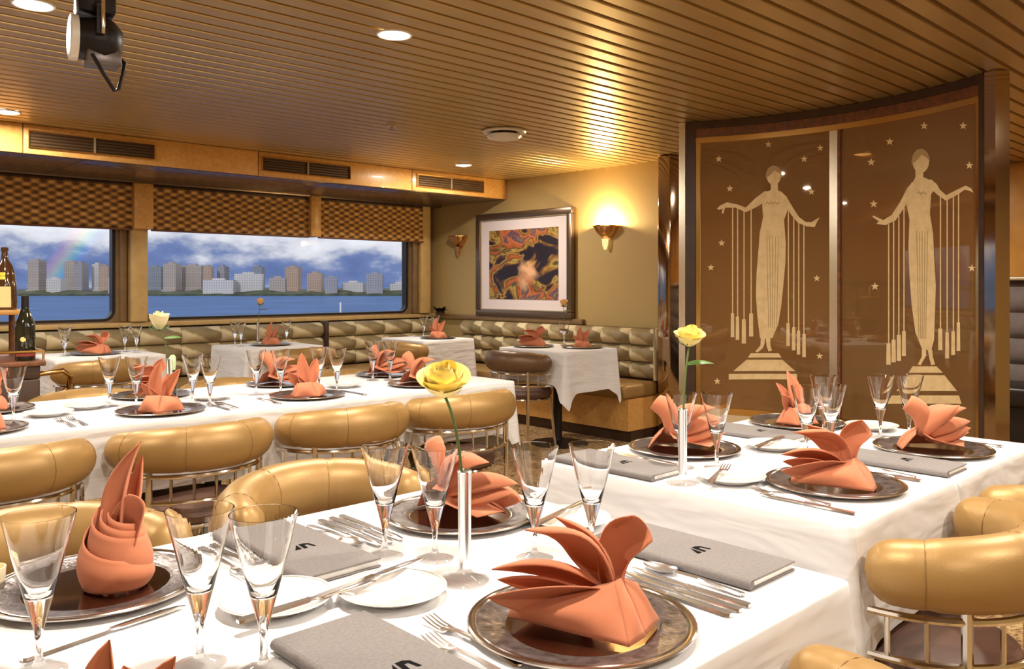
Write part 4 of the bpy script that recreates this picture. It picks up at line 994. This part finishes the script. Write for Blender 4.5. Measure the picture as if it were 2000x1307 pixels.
MB().lathe([(0, 0), (.018, 0), (.022, .006), (.024, .034), (.0225, .034), (.020, .008), (0, .006)], 24).build('cup', M['candle'], o); MB().lathe([(0, .024), (.0225, .024)], 24).build('butter', M['cream'], o)

# right-hand tables
charger(1.97, .935, 'pewter charger plate on right-hand table beside cloth drop'); charger(2.07, 1.44, 'pewter charger plate behind rose vase on right-hand table')
charger(2.60, .935, 'pewter charger plate at the right table edge'); charger(2.745, 1.44, 'pewter charger plate under the etched left pedestal')
napkin('fan', 1.955, .935, 8, 'coral fan napkin on right-hand table near the corner'); napkin('fan', 2.07, 1.44, 190, 'coral napkin with tall tip behind vase, right-hand table')
napkin('fan', 2.60, .93, 195, 'coral napkin on the charger at the right edge'); napkin('ears', 2.745, 1.44, 60, 'small coral napkin below the etched left pedestal')
for x, y, lb in ((1.937, 1.244, 'flute right of rose vase on right-hand table'), (1.872, 1.312, 'flute directly behind the rose vase on right-hand table'), (2.25, 1.15, 'flute in front of the mirrored screen post, left one'),
                 (2.335, 1.118, 'flute in front of the mirrored screen post, right one'), (2.56, 1.25, 'flute behind the pair by the mirrored post'), (2.69, 1.125, 'left flute below the etched right lady'), (2.765, 1.065, 'right flute below the etched right pedestal')): flute(x, y, lb)
bread_plate(1.83, 1.135, 'white bread plate right of vase at near edge of right-hand table'); bread_plate(2.285, 1.272, 'white bread plate between flutes and menu on right-hand table'); bread_plate(2.835, 1.215, 'white bread plate at far edge below the screen')
cut('fork', 1.80, 1.15, -70, 'fork lying on bread plate of right-hand table', TZ+.0185); cut('knife', 2.285, 1.285, -80, 'butter knife on bread plate between flutes and menu', TZ+.0185)
vase(1.725, 1.205, 'slim silver bud vase on the right-hand table')
tx, ty = at(1346, 672, 1.09)
rose(1.725, 1.205, TZ+.045, (tx, ty, 1.085), 'yellow', .062, 'yellow rose in front of the screen jamb', 1.0, True, 15)
menu(1.752, 1.43, 0, 'grey menu folder left of vase on right-hand table'); menu(2.33, .925, 0, 'grey menu folder between two chargers at right table edge', .30); menu(2.45, 1.43, 0, 'grey menu folder below the etched left lady')
cut('knife', 1.752, .90, 0, 'knife at near corner of right-hand table'); cut('fork', 1.785, .955, 0, 'fork left of the charger near right-hand table corner')
cut('knife', 2.165, .92, 0, 'knife right of the near right-hand charger'); cut('spoon', 2.20, .93, 0, 'spoon beside menu on right-hand table')
cut('knife', 1.885, 1.44, 180, 'knife left of the charger behind right vase'); cut('spoon', 1.852, 1.475, 180, 'spoon beside menu behind right vase'); cut('knife', 2.80, .92, 0, 'knife at far right table edge')

# long table
for i, (x, y) in enumerate(((.62, 3.26), (1.24, 3.262), (1.87, 3.262), (2.49, 3.262), (.76, 3.745), (1.38, 3.745), (2.0, 3.745), (2.62, 3.745))):
    charger(x, y, ['pewter charger on long table, near side, cropped at left', 'pewter charger with eared napkin on long table near side left', 'pewter charger with pale napkin on long table near side middle', 'pewter charger on long table near side right, behind yellow rose',
                   'pewter charger on long table far side at left edge', 'pewter charger on long table far side behind white rose', 'pewter charger on long table far side middle', 'pewter charger on long table far side right end'][i])
for k, x, y, r_, lb in (('ears', 1.24, 3.25, 10, 'eared coral napkin on long table left of centre'), ('ears', 1.87, 3.255, 50, 'upright coral napkin at middle of the long table'), ('fan', 2.49, 3.262, 170, 'dark coral napkin on long table left of yellow rose'),
                        ('ears', .76, 3.745, 0, 'coral napkin cropped by left edge on long table'), ('fan', 1.38, 3.745, 80, 'coral napkin behind eared napkin on long table'), ('fan', 2.0, 3.745, 180, 'coral napkin behind the upright one on long table'), ('fan', 2.62, 3.745, 160, 'dark coral napkin at right far end of long table'), ('fan', .62, 3.26, 0, 'coral napkin on long table outside left edge')):
    napkin(k, x, y, r_, lb)
for px, py, lb in ((26, 716, 'flute glass at the left edge of the long table'), (214, 697, 'flute left of a pair on the long table'), (266, 697, 'flute right of a pair beside coral napkin, long table'), (410, 697, 'flute alone before grey cloth drop on long table'), (362, 703, 'flute behind eared napkin on long table'),
                   (500, 684, 'flute left of the middle pair on long table'), (536, 684, 'flute right of the middle pair on long table'), (618, 681, 'flute just right of the upright napkin on long table'), (658, 681, 'flute alone right of middle napkins on long table'), (728, 667, 'flute before dark napkin at long table right, left one'), (762, 667, 'flute before dark napkin at long table right, right one')):
    x, y = at(px, py, TZ+.2); y = min(max(y, 3.15), 3.86)
    if px == 362: x, y = 1.42, 3.40
    if px == 618: x, y = 2.02, 3.42
    if px == 536: x += .03
    flute(x, y, lb)
bread_plate(.90, 3.46, 'white bread plate at left of long table'); bread_plate(1.53, 3.47, 'white bread plate right of eared napkin on long table'); bread_plate(2.17, 3.45, 'white bread plate right of upright napkin on long table'); bread_plate(1.06, 3.56, 'white bread plate behind flute pair on long table')
vase(1.365, 3.50, 'slim silver bud vase on the long table')
tx, ty = at(311, 640, 1.08)
rose(1.365, 3.50, TZ+.045, (tx, ty, 1.07), 'cream', .084, 'pale cream rose standing on the long table', .5)
cut('fork', .93, 3.22, 0, 'fork near left end of long table, right one'); cut('fork', .89, 3.22, 0, 'fork near left end of long table, left one'); cut('knife', 1.45, 3.23, 0, 'knife right of eared napkin on long table'); cut('spoon', 1.49, 3.24, 0, 'spoon right of eared napkin on long table')
cut('knife', 2.08, 3.23, 0, 'knife right of upright napkin on long table'); cut('fork', 1.67, 3.23, 0, 'fork left of upright napkin charger on long table')

o = thing('small_bottle', (1.402, 3.563, TZ+.001), 0, 'small dark bottle with pale green cap behind eared napkin', 'bottle')
MB().lathe([(0, 0), (.017, 0), (.018, .004), (.018, .10), (.010, .13), (.009, .15), (0, .15)], 20, flip=True).build('body', M['glassdark'], o)
MB().lathe([(.0105, .125), (.0135, .15), (.0135, .182), (.008, .19), (0, .191)], 20).build('cap', M['pale_green'], o)
# small tables by the walls
def on_table(px, py): return at(px, py, TZ)
charger(1.93, 6.28, 'pewter charger on small table below leftmost window'); napkin('fan', 1.93, 6.28, 10, 'coral napkin on small table below leftmost window')
for x, y, lb in ((1.72, 6.24, 'left flute on table below leftmost window'), (1.76, 6.36, 'second flute on table below leftmost window'), (2.16, 6.37, 'third flute on table below leftmost window'), (2.20, 6.25, 'right flute on table below leftmost window')): flute(x, y, lb)
charger(3.25, 6.24, 'pewter charger on small table below skyline window'); napkin('ears', 3.25, 6.24, -20, 'dark coral napkin on table below skyline window')
for x, y, lb in ((3.02, 6.30, 'left flute on the table below skyline window'), (3.04, 6.45, 'rear flute on the table below skyline window'), (3.45, 6.36, 'right flute on the table below skyline window')): flute(x, y, lb)
vase(3.25, 6.47, 'slim silver bud vase below the skyline window'); x, y = at(510, 597, 1.10)
rose(3.25, 6.47, TZ+.045, (3.27, 6.47, 1.07), 'orange', .07, 'small orange rose seen against the sea', .5)
charger(4.75, 5.97, 'pewter charger on small table near far corner'); napkin('ears', 4.75, 5.97, 0, 'coral napkin on small table near far corner')
for x, y, lb in ((4.80, 6.25, 'left tumbler-like flute on far corner table'), (4.90, 6.20, 'right tumbler-like flute on far corner table')): flute(x, y, lb)
charger(4.66, 4.66, 'pewter charger on table under painting, left'); napkin('fan', 4.66, 4.66, 20, 'coral napkin left of water glass under painting')
charger(4.86, 4.32, 'pewter charger on table under painting, right'); napkin('ears', 4.86, 4.32, 0, 'coral napkin right of water glass under painting', sc=.85)
# goblet with rose under the painting
gx, gy = 4.95, 4.60
GB = MB().lathe([(0, 0), (.032, 0), (.033, .002), (.012, .008), (.006, .02), (.006, .07), (.012, .08), (.034, .10), (.040, .14), (.038, .20), (.0368, .20), (.0388, .14), (.033, .103), (0, .092)], 32).mesh('water_goblet', M['glass'], ang=50)
tag(mk('water_goblet', GB, None, (gx, gy, TZ+.0005)), 'stemmed water goblet holding a pale orange rose under painting', 'glass')
rose(gx, gy, TZ+.10, (gx, gy, 1.06), 'orange', .075, 'pale orange rose in goblet in front of painting', .5)

# serving trolley and bottles
tr = thing('serving_trolley', (.90, 4.62, 0), 0, 'wooden two-tier drinks trolley with brass handle at left edge', 'trolley')
MB().bbox(-.36, .20, -.26, .26, .22, .80, .01).build('cabinet', M['dark_wood'], tr)
MB().bbox(-.38, .22, -.28, .28, .86, .885, .006).build('middle_shelf', M['header'], tr)
MB().bbox(-.36, .20, -.26, .26, .80, .86, .004).build('apron', M['dark_wood'], tr)
MB().bbox(-.38, .225, .06, .28, 1.09, 1.115, .006).build('upper_shelf', M['oak'], tr)
for px_, py_ in ((-.36, .265), (.20, .265), (-.36, .075), (.20, .075)): MB().tube([(px_, py_, .885), (px_, py_, 1.09)], .014, 10).build('post', M['header'], tr)
MB().tube([(.20, -.24, .82), (.30, -.245, .83), (.335, -.24, .80), (.33, -.22, .74), (.27, -.2, .69), (.20, -.2, .68)], .013, 10).build('handle', M['brass'], tr)
MB().tube([(-.37, -.27, .93), (.21, -.27, .93), (.21, .05, .93)], .006, 8).build('gallery_rail', M['brass'], tr)
for px_, py_ in ((-.37, -.27), (.21, -.27), (.21, .05)): MB().tube([(px_, py_, .885), (px_, py_, .93)], .005, 6).build('rail_post', M['brass'], tr)
for a_ in (-.30, .14):
    for b_ in (-.2, .2):
        MB().tube([(a_-.0, b_-.012, .045), (a_, b_+.012, .045)], .045, 18).build('caster', M['black'], tr); MB().tube([(a_, b_, .06), (a_, b_, .22)], .012, 8).build('caster_stem', M['chrome'], tr)
bx, by = 1.05, 4.42
o = thing('wine_bottle', (bx, by, .8855), 0, 'dark sparkling wine bottle on the drinks trolley', 'bottle')
MB().lathe([(0, 0), (.040, 0), (.043, .006), (.043, .15), (.040, .175), (.026, .215), (.0155, .245), (.0145, .30), (0, .30)], 32, flip=True).build('body', M['glassdark'], o)
MB().lathe([(.0162, .245), (.0158, .302), (.0, .303)], 24).build('foil', M['black'], o)
MB().lathe([(.0435, .02), (.0435, .034)], 32, a0=R(-160), a1=R(20)).build('label_band', M['redlabel'], o)
MB().tube([(-.018, -.0405, .10), (-.0181, -.0412, .1001)], .012, 16).build('badge', M['label_gold'], o)
o = thing('liqueur_bottle', (1.045, 4.78, 1.1155), CAMRZ, 'amber bottle with cream label on upper trolley shelf', 'bottle')
MB().lathe([(0, 0), (.052, 0), (.056, .008), (.053, .12), (.046, .17), (.036, .215), (.016, .25), (.014, .29), (.017, .292), (.017, .31), (0, .312)], 32, flip=True).build('body', M['amber'], o)
MB().lathe([(.0572, .012), (.0545, .115)], 24, a0=R(-150), a1=R(-30)).build('label_sheet', M['label_cream'], o)
MB().lathe([(.0490, .150), (.0435, .185)], 16, a0=R(-125), a1=R(-55)).build('medallion', M['medal'], o)
# ornament on the ledge
yy, zz = 6.98, .926
o = thing('ledge_ornament', (5.60, 7.0, .926), 0, 'small dark leaf-shaped ornament on corner ledge', 'ornament')
m_ = MB()
for k in range(7):
    a = R(k*51); leaf(m_, (0, 0, .01), (.06*math.cos(a), .06*math.sin(a), .07), (.11*math.cos(a)*(.6), .11*math.sin(a), .045+.02*(k % 3)), .028, (-math.sin(a), math.cos(a), 0), .5)
m_.build('leaves', M['black'], o); MB().lathe([(0, 0), (.04, 0), (.05, .02), (.035, .03), (0, .03)], 18, flip=True).build('dish', M['dark_wood'], o)
